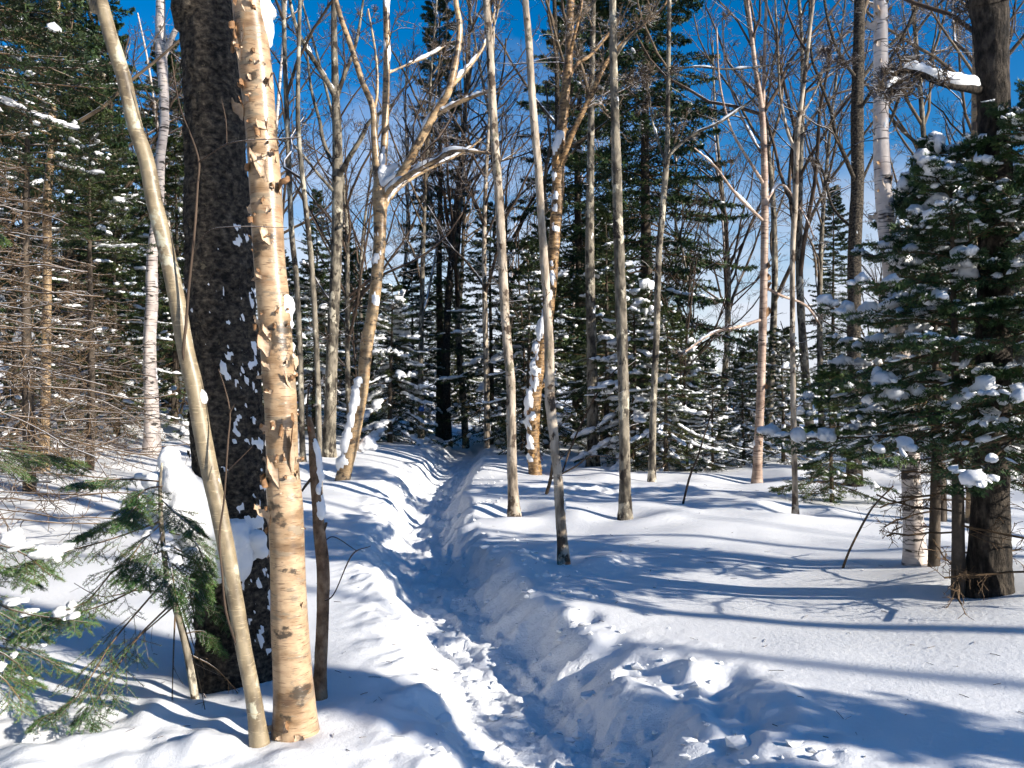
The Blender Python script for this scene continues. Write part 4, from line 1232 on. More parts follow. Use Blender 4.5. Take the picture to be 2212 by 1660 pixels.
main_tree('slender_maple', 'slender pale stem just right of the yellow birch, thinner than the grey maple', 'tree', M['maple'],
    [(655, 1000, 13), (653, 960, 13), (648, 760, 13), (640, 600, 12), (630, 500, 12), (622, 300, 11), (616, 150, 10), (612, 0, 9), (610, -60, 9)], sides=10, ext=4, crown=dict(reach=0.6, lv=(8, 5, 4, 2), part=.5), amp=.06, seed=63, twigmat='redtwig')
main_tree('slender_maple', 'slender mottled stem rising behind the broken snow-capped sapling', 'tree', M['maple'],
    [(690, 1000, 14), (689, 940, 13), (684, 760, 12), (672, 560, 12), (655, 400, 11), (644, 267, 10), (645, 130, 9), (648, 0, 8), (650, -60, 8)], sides=10, ext=4, crown=dict(reach=0.6, lv=(8, 5, 4, 2), part=.55), amp=.06, seed=65, twigmat='redtwig', Y=9.0)
main_tree('pale_tree', 'pale tan crooked trunk standing beside the trail on its right edge', 'tree', M['tan'],
    [(1111, 1112, 24), (1108, 1053, 22), (1105, 953, 21), (1104, 850, 20), (1101, 800, 20), (1091, 686, 20), (1085, 553, 20), (1076, 400, 19), (1066, 267, 18), (1058, 100, 16), (1050, 0, 16), (1046, -60, 15)], sides=18, ext=6,
    limbs=[[(1061, 75, 5, 0), (1072, 40, 4, .1), (1080, 0, 4, .1), (1090, -60, 3, .2)]], crown=dict(lv=(9, 6, 4, 2), part=.2), amp=.14, seg=.03, seed=67)
main_tree('pale_tree', 'pale tan trunk bending left as it rises, middle one of three beside the trail', 'tree', M['tan'],
    [(1217, 1205, 22), (1211, 1120, 21), (1206, 1040, 20), (1197, 953, 21), (1188, 853, 22), (1185, 720, 20), (1175, 553, 18), (1171, 500, 17), (1163, 367, 16), (1151, 233, 16), (1143, 100, 15), (1135, 0, 14), (1130, -60, 13)], sides=18, ext=6,
    crown=dict(lv=(9, 6, 4, 2), part=.2), amp=.15, seg=.025, seed=69, snow=dict(dirv=(1, 0, .3), span=(.06, .12), a=1, b=.8, c=.9, thick=.012))
gb = ground_at(1224, 1196)
main_tree('grey_tree', 'straight grey-brown trunk, the rightmost of the three bare trunks beside the trail', 'tree', M['maple'],
    [(1351, 1112, 25), (1350, 1050, 24), (1348, 886, 23), (1343, 720, 24), (1338, 553, 23), (1335, 480, 22), (1331, 333, 20), (1326, 167, 17), (1323, 0, 15), (1321, -60, 14)], sides=18, ext=6,
    limbs=[[(1332, 120, 6, 0), (1352, 90, 6, -.1), (1390, 50, 5, -.2), (1420, 10, 4, -.3), (1440, -40, 3, -.3)], [(1328, 205, 5, 0), (1345, 185, 5, -.1), (1385, 165, 3, -.2), (1450, 145, 3, -.3)]], crown=dict(lv=(7, 6, 4, 2), part=.2), amp=.12, seg=.03, seed=71,
    snow=[dict(dirv=(.4, -1, .2), span=(.7, .9), a=.5, b=1.1, c=1.15, thick=.015)])
ts, gsb, psb, _ = main_tree('shaggy_birch', 'shaggy golden birch plastered with snow along its left side, between the pale trunks', 'tree', M['shag'],
    [(1156, 1018, 22), (1152, 960, 26), (1152, 900, 28), (1159, 820, 30), (1170, 753, 28), (1187, 653, 24), (1195, 553, 25), (1201, 480, 25), (1205, 400, 26), (1206, 330, 26), (1214, 270, 22), (1222, 200, 20), (1228, 133, 19), (1231, 60, 17), (1232, 0, 16), (1234, -60, 15)], sides=18, ext=4,
    limbs=[[(1208, 370, 13, 0), (1232, 300, 13, -.2), (1255, 250, 12, -.3), (1275, 210, 11, -.3), (1305, 143, 10, -.4), (1338, 100, 9, -.4), (1380, 60, 7, -.5), (1425, 25, 5, -.5), (1460, -30, 4, -.5)], [(1225, 180, 8, 0), (1245, 140, 8, .2), (1275, 120, 7, .3), (1310, 80, 6, .3), (1330, 50, 4, .3)], [(1228, 130, 8, 0), (1240, 80, 7, -.2), (1255, 20, 5, -.3), (1262, -60, 4, -.3)]],
    crown=dict(reach=0.25, lv=(8, 6, 4, 2), part=.35), amp=.14, seed=73, limbsnow=SNB,
    snow=[dict(dirv=(-1, -.6, .2), span=(.0, .36), a=1.0, b=1.0, c=.8, thick=.05, nscale=(6, 6, 8)), dict(dirv=(-.6, -1, .2), span=(.30, .7), a=.7, b=1.1, c=.9, thick=.035, nscale=(5, 5, 4))])
rc3 = np.random.default_rng(75)
SHG = [curl_mesh(rc3, rc3.uniform(.04, .10), rc3.uniform(.03, .08), rc3.uniform(.8, 3.4), [M['curl_gold'], M['curl_in']]) for _ in range(7)]
add_curls(ts, psb, rc3, SHG, 90, span=(.0, .8), az=(-175, 10), size=(.6, 1.2))
main_tree('shaded_maple', 'straight dark grey trunk in shadow behind the shaggy golden birch', 'tree', M['maple'],
    [(1281, 1006, 26), (1280, 886, 24), (1278, 753, 22), (1274, 553, 20), (1275, 400, 17), (1278, 200, 13), (1281, 60, 11), (1283, -60, 9)], sides=14, ext=3, crown=dict(reach=0.5, lv=(10, 6, 4, 2), part=.6), amp=.05, seed=77,
    snow=dict(dirv=(1, -.6, .3), span=(.1, .5), a=.7, b=1.1, c=1.35, thick=.02))
main_tree('slim_tree', 'slim grey trunk with a low side limb at the edge of the big layered spruce', 'tree', M['maple'],
    [(1408, 1036, 16), (1411, 886, 15), (1418, 720, 14), (1423, 553, 14), (1431, 460, 13), (1440, 345, 13), (1442, 300, 11), (1443, 200, 10), (1446, 0, 9), (1447, -60, 8)], sides=14, ext=3,
    limbs=[[(1438, 350, 8, 0), (1455, 325, 7, -.1), (1500, 290, 6, -.2), (1560, 262, 5, -.3), (1640, 205, 4, -.4)], [(1435, 345, 6, 0), (1420, 300, 5, .1), (1408, 255, 4, .2), (1400, 180, 3, .2)], [(1443, 155, 5, 0), (1500, 145, 4, -.1), (1580, 150, 4, -.2), (1680, 140, 2, -.3)]],
    crown=dict(reach=0.3, lv=(7, 5, 4, 2), part=.45), amp=.06, seed=79, limbsnow=SNB)
tg, gg, pg, _ = main_tree('pink_birch', 'pinkish birch trunk lit on one side, alone in the right half of the clearing', 'tree', M['pbirch'],
    [(1635, 1042, 20), (1638, 960, 19), (1643, 853, 18), (1648, 686, 17), (1651, 553, 16), (1652, 400, 15), (1648, 267, 13), (1640, 200, 12), (1632, 150, 10), (1622, 60, 8), (1615, 0, 7), (1608, -60, 6)], sides=16, ext=3,
    limbs=[[(1648, 270, 8, 0), (1650, 180, 8, .2), (1653, 80, 7, .2), (1656, -20, 5, .3), (1660, -150, 4, .3)], [(1651, 400, 7, 0), (1620, 350, 6, -.2), (1580, 280, 5, -.3), (1555, 180, 4, -.5), (1548, 60, 3, -.6)], [(1651, 480, 7, 0), (1590, 420, 6, -.3), (1545, 360, 4, -.5), (1500, 320, 3, -.6)],
           [(1652, 440, 6, 0), (1690, 400, 5, .2), (1740, 470, 3, .4), (1760, 520, 3, .5)], [(1650, 340, 6, 0), (1610, 270, 5, .3), (1570, 160, 4, .5), (1560, 40, 3, .6)], [(1651, 620, 7, 0), (1690, 640, 6, .3), (1740, 660, 5, .5), (1770, 700, 4, .7)], [(1648, 690, 7, 0), (1600, 705, 7, -.2), (1540, 720, 5, -.5), (1480, 760, 4, -.7)]],
    crown=dict(reach=0.5, lv=(4, 5, 4, 2), ang=34), twigmat='redtwig', amp=.06, seed=81, limbsnow=dict(SNB, c=.75),
    snow=dict(dirv=(-1, -.6, .2), span=(.06, .10), a=.8, b=.8, c=.8, thick=.03))
rg = np.random.default_rng(82)
add_curls(tg, pg, rg, [curl_mesh(rg, .10, .10, 1.6, [M['curl_in'], M['curl_in']]) for _ in range(3)], 9, span=(.02, .45), az=(-70, 10), size=(.5, 1.0))
main_tree('slim_tree', 'slim tan trunk with a ring of snow near its foot, right of the pink birch', 'tree', M['tan'],
    [(1718, 1107, 13), (1717, 1040, 12), (1714, 886, 12), (1712, 753, 11), (1712, 553, 11), (1717, 450, 12), (1722, 300, 12), (1730, 230, 10), (1738, 167, 9), (1750, 60, 8), (1757, 0, 7), (1762, -60, 6)], sides=14, ext=3,
    limbs=[[(1720, 330, 7, 0), (1700, 280, 7, .2), (1685, 200, 6, .3), (1680, 100, 5, .4), (1672, -40, 4, .4)], [(1735, 180, 5, 0), (1790, 150, 4, -.2), (1850, 130, 3, -.4)], [(1724, 260, 5, 0), (1760, 200, 4, .2), (1790, 120, 3, .3)]],
    crown=dict(reach=0.3, lv=(4, 5, 4, 1), ang=36), twigmat='redtwig', amp=.06, seed=83)
main_tree('dark_maple', 'dark straight maple trunk with wide forking limbs beside the white birch', 'tree', M['darkbark'],
    [(1845, 1042, 30), (1845, 900, 29), (1845, 700, 28), (1846, 550, 28), (1850, 450, 28), (1852, 400, 27), (1852, 233, 26), (1855, 100, 24), (1857, 0, 22), (1858, -60, 21)], sides=18, ext=5,
    limbs=[[(1848, 395, 9, 0), (1830, 350, 9, -.2), (1805, 290, 8, -.3), (1795, 240, 7, -.4), (1765, 160, 6, -.5), (1752, 110, 5, -.5), (1748, -20, 4, -.6)], [(1850, 170, 8, 0), (1815, 120, 7, -.3), (1790, 50, 6, -.4), (1775, -40, 5, -.5)], [(1856, 180, 9, 0), (1900, 120, 8, .3), (1960, 60, 7, .4), (2000, -20, 5, .5)],
           [(1856, 240, 8, 0), (1900, 170, 7, -.5), (1945, 90, 6, -.7), (1990, -10, 5, -.9)], [(1850, 420, 7, 0), (1885, 340, 6, .4), (1930, 250, 5, .6), (1950, 180, 4, .6)], [(1848, 500, 7, 0), (1800, 450, 6, .5), (1780, 380, 5, .7), (1760, 330, 4, .9)]],
    crown=dict(reach=0.35, lv=(5, 5, 4, 2), ang=38), amp=.06, seed=85, snow=dict(dirv=(-.3, -1, .2), span=(.05, .6), a=.5, b=1.1, c=1.25, thick=.02))
tj, gj, pj, _ = main_tree('paper_birch', 'white paper birch with black bands rising out of the dark firs', 'tree', M['wbirch'],
    [(1978, 1215, 42), (1972, 1106, 40), (1960, 900, 38), (1940, 700, 37), (1918, 520, 36), (1908, 400, 35), (1903, 300, 32), (1903, 167, 30), (1902, 0, 28), (1900, -60, 27)], sides=24, ext=5,
    limbs=[[(1912, 175, 7, 0), (1935, 172, 7, -.1), (1960, 160, 5, -.2)]], crown=dict(lv=(8, 6, 4, 2), part=.4), amp=.05, seg=.03, seed=87, snow=[dict(dirv=(.2, -1, .3), span=(.4, .98), a=.6, b=1.15, c=1.15, thick=.018, nscale=(9, 9, 7))])
rc4 = np.random.default_rng(89)
WCL = [curl_mesh(rc4, rc4.uniform(.03, .07), rc4.uniform(.02, .06), rc4.uniform(.8, 3.0), [M['curl_white'], M['curl_gold']]) for _ in range(6)]
add_curls(tj, pj, rc4, WCL, 40, span=(.3, .98), az=(-175, 5), size=(.5, 1.2))
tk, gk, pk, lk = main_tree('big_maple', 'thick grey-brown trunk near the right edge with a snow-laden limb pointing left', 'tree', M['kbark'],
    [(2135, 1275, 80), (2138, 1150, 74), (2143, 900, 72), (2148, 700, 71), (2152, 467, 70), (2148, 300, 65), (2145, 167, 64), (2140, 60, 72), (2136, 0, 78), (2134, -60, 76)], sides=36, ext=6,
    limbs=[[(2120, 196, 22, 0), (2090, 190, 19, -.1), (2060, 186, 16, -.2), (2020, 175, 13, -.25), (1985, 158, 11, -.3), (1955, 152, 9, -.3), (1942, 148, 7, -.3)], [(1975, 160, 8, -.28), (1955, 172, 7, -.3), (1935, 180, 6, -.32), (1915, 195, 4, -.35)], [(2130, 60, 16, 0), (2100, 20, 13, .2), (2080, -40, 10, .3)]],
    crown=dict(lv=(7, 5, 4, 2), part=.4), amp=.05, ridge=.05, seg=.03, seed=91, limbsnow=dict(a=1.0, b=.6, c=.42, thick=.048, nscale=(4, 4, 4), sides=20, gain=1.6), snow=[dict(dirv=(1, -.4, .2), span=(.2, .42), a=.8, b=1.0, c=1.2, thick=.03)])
main_tree('hidden_birch', 'dim brown trunk half hidden behind the thick trunk at the right edge', 'tree', M['gbirch'],
    [(2098, 1130, 22), (2102, 800, 21), (2106, 467, 20), (2109, 200, 18), (2110, 0, 16), (2111, -60, 15)], sides=12, ext=4, crown=dict(reach=0.5, lv=(10, 6, 4, 2), part=.7), twigmat='redtwig', amp=.08, seed=93)

# ------------------------------------------------------------------ firs at the right edge
def near_fir(name, label, px, py, H, Rm, seed, nb=70, crown0=.30, nclump=120, Y=None, dead=9, lean=0.0):
    rng = np.random.default_rng(seed)
    g = ground_at(px, py) if Y is None else at(px, py, Y)
    if Y is not None:
        g[2] = float(hz0(g[0], g[1], False))
    root = thing(name, label, 'fir', tuple(g))
    trunk, wood, foli, sn = conifer(rng, H, Rm, crown0=crown0, nb=nb, droop=.34, var=(.4, 1.2), nsec=14, nter=5, nn=13, nl=.030, nw=.010, tr=.011 * H + .012, snow=int(nclump * 5), snows=.8, dead=dead, ratio=.34, tratio=.5)
    link('trunk', trunk.mesh(name + '_trunk', M['sbark']), root)
    link('branches', wood.mesh(name + '_branches', M['cwood']), root)
    link('foliage', foli.mesh(name + '_foliage', M['needle_right']), root)
    link('snow', sn.mesh(name + '_snow', M['snow']), root)['kind'] = 'stuff'
    Lr = np.random.default_rng(seed)
    L_, Ln = conifer_lines(Lr, H, Rm, crown0, nb, .34, var=(.4, 1.2))
    for k in range(nclump):
        b = int(rng.integers(nb))
        j = int(rng.integers(3, 7))
        s = min(rng.lognormal(0, .5) * .040, .066)
        p = L_[b, j] + np.array([0, 0, s * .35])
        clump(root, tuple(p), (s * rng.uniform(.9, 1.35), s * rng.uniform(.8, 1.2), s * rng.uniform(.7, 1.1)), rng)
        if rng.uniform() < .5:
            p2 = p + np.array([*rng.normal(0, s * 1.1, 2), -s * .4])
            clump(root, tuple(p2), (s * .7, s * .6, s * .5), rng)
    root.rotation_euler = (0, lean, rng.uniform(0, 6))
    MAIN.append((g[0], g[1]))
    return root


near_fir('young_fir', 'dark young fir loaded with snow clumps before the thick trunk at the right', 2062, 1282, 2.65, 1.15, 101, nb=58)
near_fir('young_fir', 'slightly farther dark fir whose lower boughs hang over the clearing', 2014, 1224, 2.6, 1.05, 103, nb=56)
near_fir('young_fir', 'dark fir cut off by the right edge of the picture', 2265, 1290, 2.8, 1.15, 105, nb=60)
near_fir('young_fir', 'small fir with a bulky lump of snow between the dark maple and the firs', 1795, 1030, 1.5, .62, 107, nb=44, crown0=.1, nclump=24, Y=9.6, dead=6)
near_fir('young_fir', 'thin-topped fir standing between the paper birch and the thick trunk', 2030, 1150, 3.3, .95, 109, nb=60, Y=8.2)

# ------------------------------------------------------------------ conifers and bare trees of the wood: one of each kind, then copies
def proto(name, cat, parts):
    root = thing(name, 'tree', cat, (0, 0, 0))
    for pn, mb, mt in parts:
        if mb is not None and mb.n:
            c = link(pn, mb.mesh(name + '_' + pn, mt), root)
            if pn == 'snow':
                c['kind'] = 'stuff'
    return root


def con_proto(name, seed, *a, nm='needle', **k):
    t, w, f, s = conifer(np.random.default_rng(seed), *a, **k)
    return proto(name, 'spruce' if 'spruce' in name else 'fir', [('trunk', t, M['sbark']), ('branches', w, M['deadtwig' if k.get('dead', 0) > 40 else 'cwood']), ('foliage', f, M[nm]), ('snow', s, M['snow'])])


CON = {
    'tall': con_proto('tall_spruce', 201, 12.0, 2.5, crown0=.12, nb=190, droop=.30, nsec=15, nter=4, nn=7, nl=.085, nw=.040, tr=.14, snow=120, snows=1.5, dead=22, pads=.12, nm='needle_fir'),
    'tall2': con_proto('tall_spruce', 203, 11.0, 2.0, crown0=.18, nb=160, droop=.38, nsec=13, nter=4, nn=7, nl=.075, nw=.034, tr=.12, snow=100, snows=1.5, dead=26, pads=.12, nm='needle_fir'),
    'spire': con_proto('spire_spruce', 205, 11.0, 1.5, crown0=.08, nb=190, droop=.22, nsec=11, nter=4, nn=7, nl=.065, nw=.028, tr=.11, snow=60, snows=1.3, dead=10, pads=.06),
    'mid': con_proto('snowy_fir', 207, 5.2, 1.35, crown0=.05, nb=110, droop=.36, nsec=12, nter=4, nn=7, nl=.052, nw=.020, tr=.07, snow=280, snows=1.7, pads=.38),
    'small': con_proto('snowy_fir', 209, 3.2, 1.05, crown0=.04, nb=80, droop=.40, nsec=12, nter=4, nn=8, nl=.044, nw=.015, tr=.05, snow=260, snows=1.6, pads=.42),
    'heavy': con_proto('snowy_fir', 211, 3.0, 0.95, crown0=.03, nb=70, droop=.55, nsec=11, nter=4, nn=8, nl=.044, nw=.015, tr=.05, snow=400, snows=2.2, pads=.8),
    'dead': con_proto('twiggy_spruce', 213, 6.0, 1.7, crown0=.56, nb=80, droop=.34, nsec=12, nter=4, nn=7, nl=.050, nw=.018, tr=.07, snow=120, snows=1.6, dead=88, pads=.12),
}
CONH = {'tall': 12.0, 'tall2': 11.0, 'spire': 11.0, 'mid': 5.2, 'small': 3.2, 'heavy': 3.0, 'dead': 6.0}
BARE = []
for k, (H, r, lb, t0, tw_, mt, tm, nm) in enumerate([
        (11.0, .075, 16, .30, (7, 6, 4), 'maple', 'twig', 'bare_maple'), (12.5, .10, 17, .33, (7, 6, 4), 'maple', 'redtwig', 'bare_maple'), (9.5, .06, 16, .28, (7, 6, 3), 'tan', 'redtwig', 'bare_tree'),
        (13.0, .11, 16, .40, (7, 6, 4), 'darkbark', 'twig', 'bare_maple'), (10.0, .065, 14, .40, (7, 6, 4), 'wbirch', 'redtwig', 'bare_birch'), (8.0, .045, 16, .25, (6, 6, 3), 'maple', 'redtwig', 'bare_tree')]):
    t_, c_ = bare_tree(np.random.default_rng(300 + k), H, r, lb, t0, tw_)
    BARE.append((proto(nm, 'tree', [('trunk', t_, M[mt]), ('crown', c_, M[tm])]), H))
SAP = []
for k, (H, r) in enumerate([(3.6, .016), (2.6, .012), (4.6, .022)]):
    t_, c_ = bare_tree(np.random.default_rng(330 + k), H, r, 11, .22, (4, 3, 0), crook=.15)
    SAP.append((proto('bare_sapling', 'sapling', [('trunk', t_, M['redtwig']), ('crown', c_, M['redtwig'])]), H))
PROTOS = [c for c in CON.values()] + [b[0] for b in BARE] + [s[0] for s in SAP]
USED = set()


def put(src, loc, rz, sc, label, group, tilt=0.0):
    if src.name not in USED:
        USED.add(src.name)
        src.location, src.rotation_euler, src.scale = loc, (0, tilt, rz), sc
        src['label'], src['group'] = label, group
        return src
    o = copy_thing(src, loc, rz, sc, label, group)
    o.rotation_euler = (0, tilt, rz)
    return o


def con(kind, px, Y, H, label, group='spruces and firs set about the clearing', rz=0.0, wide=1.0):
    x = (px - CX) / FPX * Y
    s = H / CONH[kind]
    MAIN.append((x, Y))
    return put(CON[kind], (x, Y, float(hz0(x, Y, False)) - .03), rz, (s * wide, s * wide, s), label, group)


con('spire', 950, 21.0, 11.8, 'dark narrow spruce spire behind the forked birch, its tip at the top of the picture', rz=.4, wide=.95)
con('tall', 1395, 18.5, 14.0, 'big dark spruce with layered boughs behind the slim grey trunk, tallest of the conifers', rz=1.2, wide=1.05)
con('tall', 1250, 22.0, 13.5, 'tall dark spruce half hidden behind the shaggy golden birch', rz=2.2)
con('tall', 150, 15.5, 11.0, 'tall dark spruce towering behind the thin birch at the left edge', rz=.3)
con('tall2', 240, 18.0, 8.6, 'dark spruce seen between the leaning trunk and the thin birch', rz=3.0)
con('dead', 195, 10.8, 5.0, 'twiggy brown spruce with bare dead lower branches left of the leaning trunk', rz=1.0)
con('dead', -70, 6.6, 6.4, 'spruce with long dead brown twigs reaching in from the left edge', rz=2.5, wide=1.15)
con('dead', 60, 9.3, 6.0, 'brown twiggy spruce standing before the thin birch', rz=5.0)
con('mid', 380, 15.0, 5.2, 'snow-dusted fir between the white birch and the dark trunk', rz=2.0)
con('mid', 250, 13.5, 4.3, 'snow-speckled fir left of the white birch', rz=5.5)
con('mid', 30, 12.0, 4.6, 'snow-speckled fir low at the left edge', rz=.7)
con('heavy', 1368, 13.6, 3.1, 'heavily snow-laden fir right behind the grey trunk beside the trail', rz=.5, wide=1.1)
con('small', 1440, 13.0, 2.6, 'snowy fir behind the slim grey trunk with the low side limb', rz=2.1)
con('mid', 1310, 15.5, 4.6, 'snowy fir behind the dark grey trunk', rz=1.1)
con('small', 1540, 13.2, 1.5, 'low snowy fir at the far edge of the clearing left of the pink birch', rz=3.3, wide=1.2)
con('small', 1605, 13.8, 1.9, 'low bushy fir touching the pink birch', rz=4.0, wide=1.1)
con('small', 1690, 15.0, 2.4, 'snowy fir just right of the pink birch', rz=4.9)
con('heavy', 845, 17.0, 3.2, 'drooping snow-laden fir right of the forked birch', rz=2.0, wide=1.1)
con('mid', 890, 20.0, 4.2, 'snowy fir at the far end of the trail on its left', rz=1.4)
con('mid', 1060, 19.0, 5.5, 'snowy fir at the far end of the trail on its right', rz=.2)
con('mid', 1180, 17.5, 5.0, 'snowy fir behind the two pale trunks', rz=3.4)
con('tall2', 1800, 24.0, 7.2, 'bluish dark spruce left of the dark maple in the gap of sky', rz=.8)
con('small', 1960, 13.0, 3.0, 'snowy fir glimpsed behind the paper birch', rz=.8)
con('mid', 2120, 12.0, 5.0, 'tall fir behind the thick trunk at the right edge', rz=3.8)

# bare trees one can pick out in the middle distance
def bare(k, px, Y, H, label, rz=0.0, tilt=0.0, group='bare trees set about the clearing'):
    x = (px - CX) / FPX * Y
    s = H / BARE[k][1]
    MAIN.append((x, Y))
    return put(BARE[k][0], (x, Y, float(hz0(x, Y, False)) - .03), rz, (s, s, s), label, group, tilt)


mk = bare(0, 909, 19.0, 10.0, 'thin bare tree carrying a small blue trail marker at the end of the trail', rz=1.0)
bare(3, 972, 20.0, 12.0, 'dark bare trunk standing right at the end of the trail, left one of a pair', rz=2.0)
bare(1, 998, 20.5, 11.0, 'bare trunk at the end of the trail, right one of a pair', rz=3.0)
bare(2, 1047, 17.5, 10.0, 'thin bare tree left of the pale trunk beside the trail', rz=.5)
bare(5, 770, 15.0, 8.5, 'thin bare stem behind the forked birch', rz=4.0)
bare(1, 1100, 23.0, 12.0, 'bare tree behind the crooked pale trunk', rz=5.0)
bare(4, 600, 19.0, 10.5, 'bare birch peering out behind the yellow birch', rz=1.7)
bare(1, 1745, 16.0, 11.0, 'bare tree with steep limbs right of the slim tan trunk', rz=2.9)
bare(0, 1770, 21.0, 11.5, 'bare tree left of the dark maple with fine red twigs', rz=.9)
bare(3, 2190, 14.0, 12.0, 'bare dark tree at the right edge behind the thick trunk', rz=4.4)
bare(0, 1990, 17.0, 12.0, 'bare tree with crossing limbs between paper birch and thick trunk', rz=5.9)
bare(5, 40, 17.0, 9.5, 'bare tree with fine twigs at the upper left corner', rz=.2)
bare(2, 860, 24.0, 11.0, 'bare tree in the gap of sky right of the forked birch', rz=2.2)

# small blue marker fixed to the thin tree
mk_x, mk_y = mk.location.x, mk.location.y
bm = bmesh.new()
bmesh.ops.create_cube(bm, size=1.0)
bmesh.ops.scale(bm, vec=(.12, .012, .13), verts=bm.verts)
bmesh.ops.bevel(bm, geom=bm.edges[:], offset=.004, segments=2, affect='EDGES')
me = bpy.data.meshes.new('trail_marker')
bm.to_mesh(me)
bm.free()
mm, nt, b_ = new_mat('blue_paint')
nz = node(nt, 'ShaderNodeTexNoise', {'Scale': 30.0})
nt.links.new(ramp(nt, nz.outputs['Fac'], [(0.3, (.01, .06, .30)), (.7, (.02, .12, .45))]), b_.inputs['Base Color'])
me.materials.append(mm)
tm = link('trail_marker', me, None, tuple(at(910, 883, 18.80)))
tm['label'] = 'small square blue trail marker on a thin trunk at the end of the trail'
tm['category'] = 'marker'
clump(tm, (.02, -.01, .05), (.03, .02, .025), np.random.default_rng(2))

# bare saplings and shoots sticking out of the snow
def shoot(name, label, lines, py0, seed, mat='redtwig', tw=5):
    a0, b0 = lines[0][0][:2]
    g = ground_at(a0, b0)
    root = thing(name, label, 'sapling', tuple(g))
    mb = MB()
    ps = []
    for ln in lines:
        p = np.array([[*(at(a, b, g[1] + d) - g), w / FPX * g[1] / 2] for (a, b, w, d) in ln])
        q = spline(p, 14)
        ps.append(q)
        mb.tubes(q[None, :, :3], np.maximum(q[None, :, 3], .0015), 5)
    ps = np.array(ps)
    q_, r_ = grow(ps[:, :, :3], ps[:, :, 3], np.random.default_rng(seed), tw, .4, 1, 40, .3, 4, .3, .12, .01, .0014)
    mb.tubes(q_, r_, 3)
    link('stem', mb.mesh(name + '_stem', M[mat]), root)


shoot('bare_shoot', 'thin dark shoot poking out of the snow in the middle of the clearing', [[(1475, 1090, 5, 0), (1490, 1030, 5, 0), (1508, 985, 4, .05), (1535, 900, 3, .1), (1560, 850, 2, .1)]], 0, 1)
shoot('broken_stick', 'broken stick leaning out of the snow beside the bent pale trunk', [[(1180, 1068, 8, 0), (1188, 1040, 8, 0), (1194, 1000, 6, .02)], [(1190, 1035, 4, 0), (1240, 1010, 4, -.1), (1280, 985, 3, -.2), (1350, 993, 2, -.3)]], 0, 2, 'deadtwig', 2)
shoot('bare_shoot', 'thin leaning shoot rising past the dark grey trunk', [[(1215, 1020, 4, 0), (1240, 950, 4, .1), (1290, 850, 4, .1), (1340, 790, 3, .1), (1390, 760, 2, .1)]], 0, 3)
shoot('bare_shoot', 'arched twig hanging over the foot of the dark firs', [[(1820, 1230, 6, 0), (1835, 1190, 5, 0), (1865, 1130, 5, .05), (1890, 1090, 4, .1), (1930, 1050, 3, .1)]], 0, 4, 'deadtwig', 8)

# ------------------------------------------------------------------ the wood beyond: copies scattered behind the clearing
rng = np.random.default_rng(900)
taken = list(MAIN)


def free(x, y, d):
    return all((x - a) ** 2 + (y - b) ** 2 > d * d for a, b in taken)


def trail_clear(x, y, d):
    return abs(x - np.interp(y, _ty, _tx)) > d or y > 30


def scatter(n, ymin, ymax, dmin, fn, width=.66, tries=40, ypow=1.0):
    c = 0
    for _ in range(n * tries):
        if c >= n:
            break
        y = ymin + (ymax - ymin) * rng.uniform() ** ypow
        x = rng.uniform(-1, 1) * (width * y + 1.0)
        if not free(x, y, dmin) or not trail_clear(x, y, .9):
            continue
        if fn(x, y):
            taken.append((x, y))
            c += 1


def pxof(x, y):
    return CX + x / y * FPX


FAR = []
LC = {'mid': 'snowy fir in the crowded wood beyond the clearing', 'small': 'low snowy fir in the crowded wood beyond the clearing', 'heavy': 'low drooping snow-laden fir in the crowded wood beyond the clearing',
      'tall': 'tall dark spruce in the crowded wood beyond the clearing', 'tall2': 'tall sparse spruce in the crowded wood beyond the clearing', 'spire': 'narrow dark spruce in the crowded wood beyond the clearing', 'dead': 'brown twiggy spruce in the crowded wood beyond the clearing'}


def put_con(x, y):
    p = pxof(x, y)
    gap = (1470 < p < 1890) or (850 < p < 915)
    if gap or y < 22:
        kind = ['small', 'mid', 'heavy', 'mid'][int(rng.integers(4))]
        H = CONH[kind] * rng.uniform(.7, 1.15)
        if gap:
            H = min(H, CAMZ + 0.06 * y)
            if H < 1.6:
                kind = 'small'
    else:
        kind = ['mid', 'mid', 'tall2', 'tall', 'spire', 'dead', 'mid', 'heavy'][int(rng.integers(8))]
        H = CONH[kind] * rng.uniform(.65, 1.0)
        if 560 < p < 1470 and kind in ('tall', 'tall2', 'spire'):
            H *= .72
    s = H / CONH[kind]
    w = s * rng.uniform(.9, 1.15)
    o = put(CON[kind], (x, y, float(hz0(x, y, False)) - .05), rng.uniform(0, 6.28), (w, w, s), LC[kind], LC[kind].replace('fir', 'firs').replace('spruce', 'spruces'))
    FAR.append((p, LC[kind].split(' in the ')[0], o))
    return True


LB = ['bare grey tree in the crowded wood beyond the clearing', 'bare grey tree with reddish twigs in the crowded wood beyond the clearing', 'bare tan tree in the crowded wood beyond the clearing', 'bare dark tree in the crowded wood beyond the clearing',
      'bare white birch in the crowded wood beyond the clearing', 'small bare tree in the crowded wood beyond the clearing']


def put_bare(x, y):
    k = int(rng.choice(6, p=[.2, .2, .16, .12, .12, .2]))
    s = rng.uniform(.75, 1.05)
    o = put(BARE[k][0], (x, y, float(hz0(x, y, False)) - .05), rng.uniform(0, 6.28), (s, s, s), LB[k], LB[k].replace('tree', 'trees').replace('birch', 'birches'), rng.normal(0, .03))
    FAR.append((pxof(x, y), LB[k].split(' in the ')[0], o))
    return True


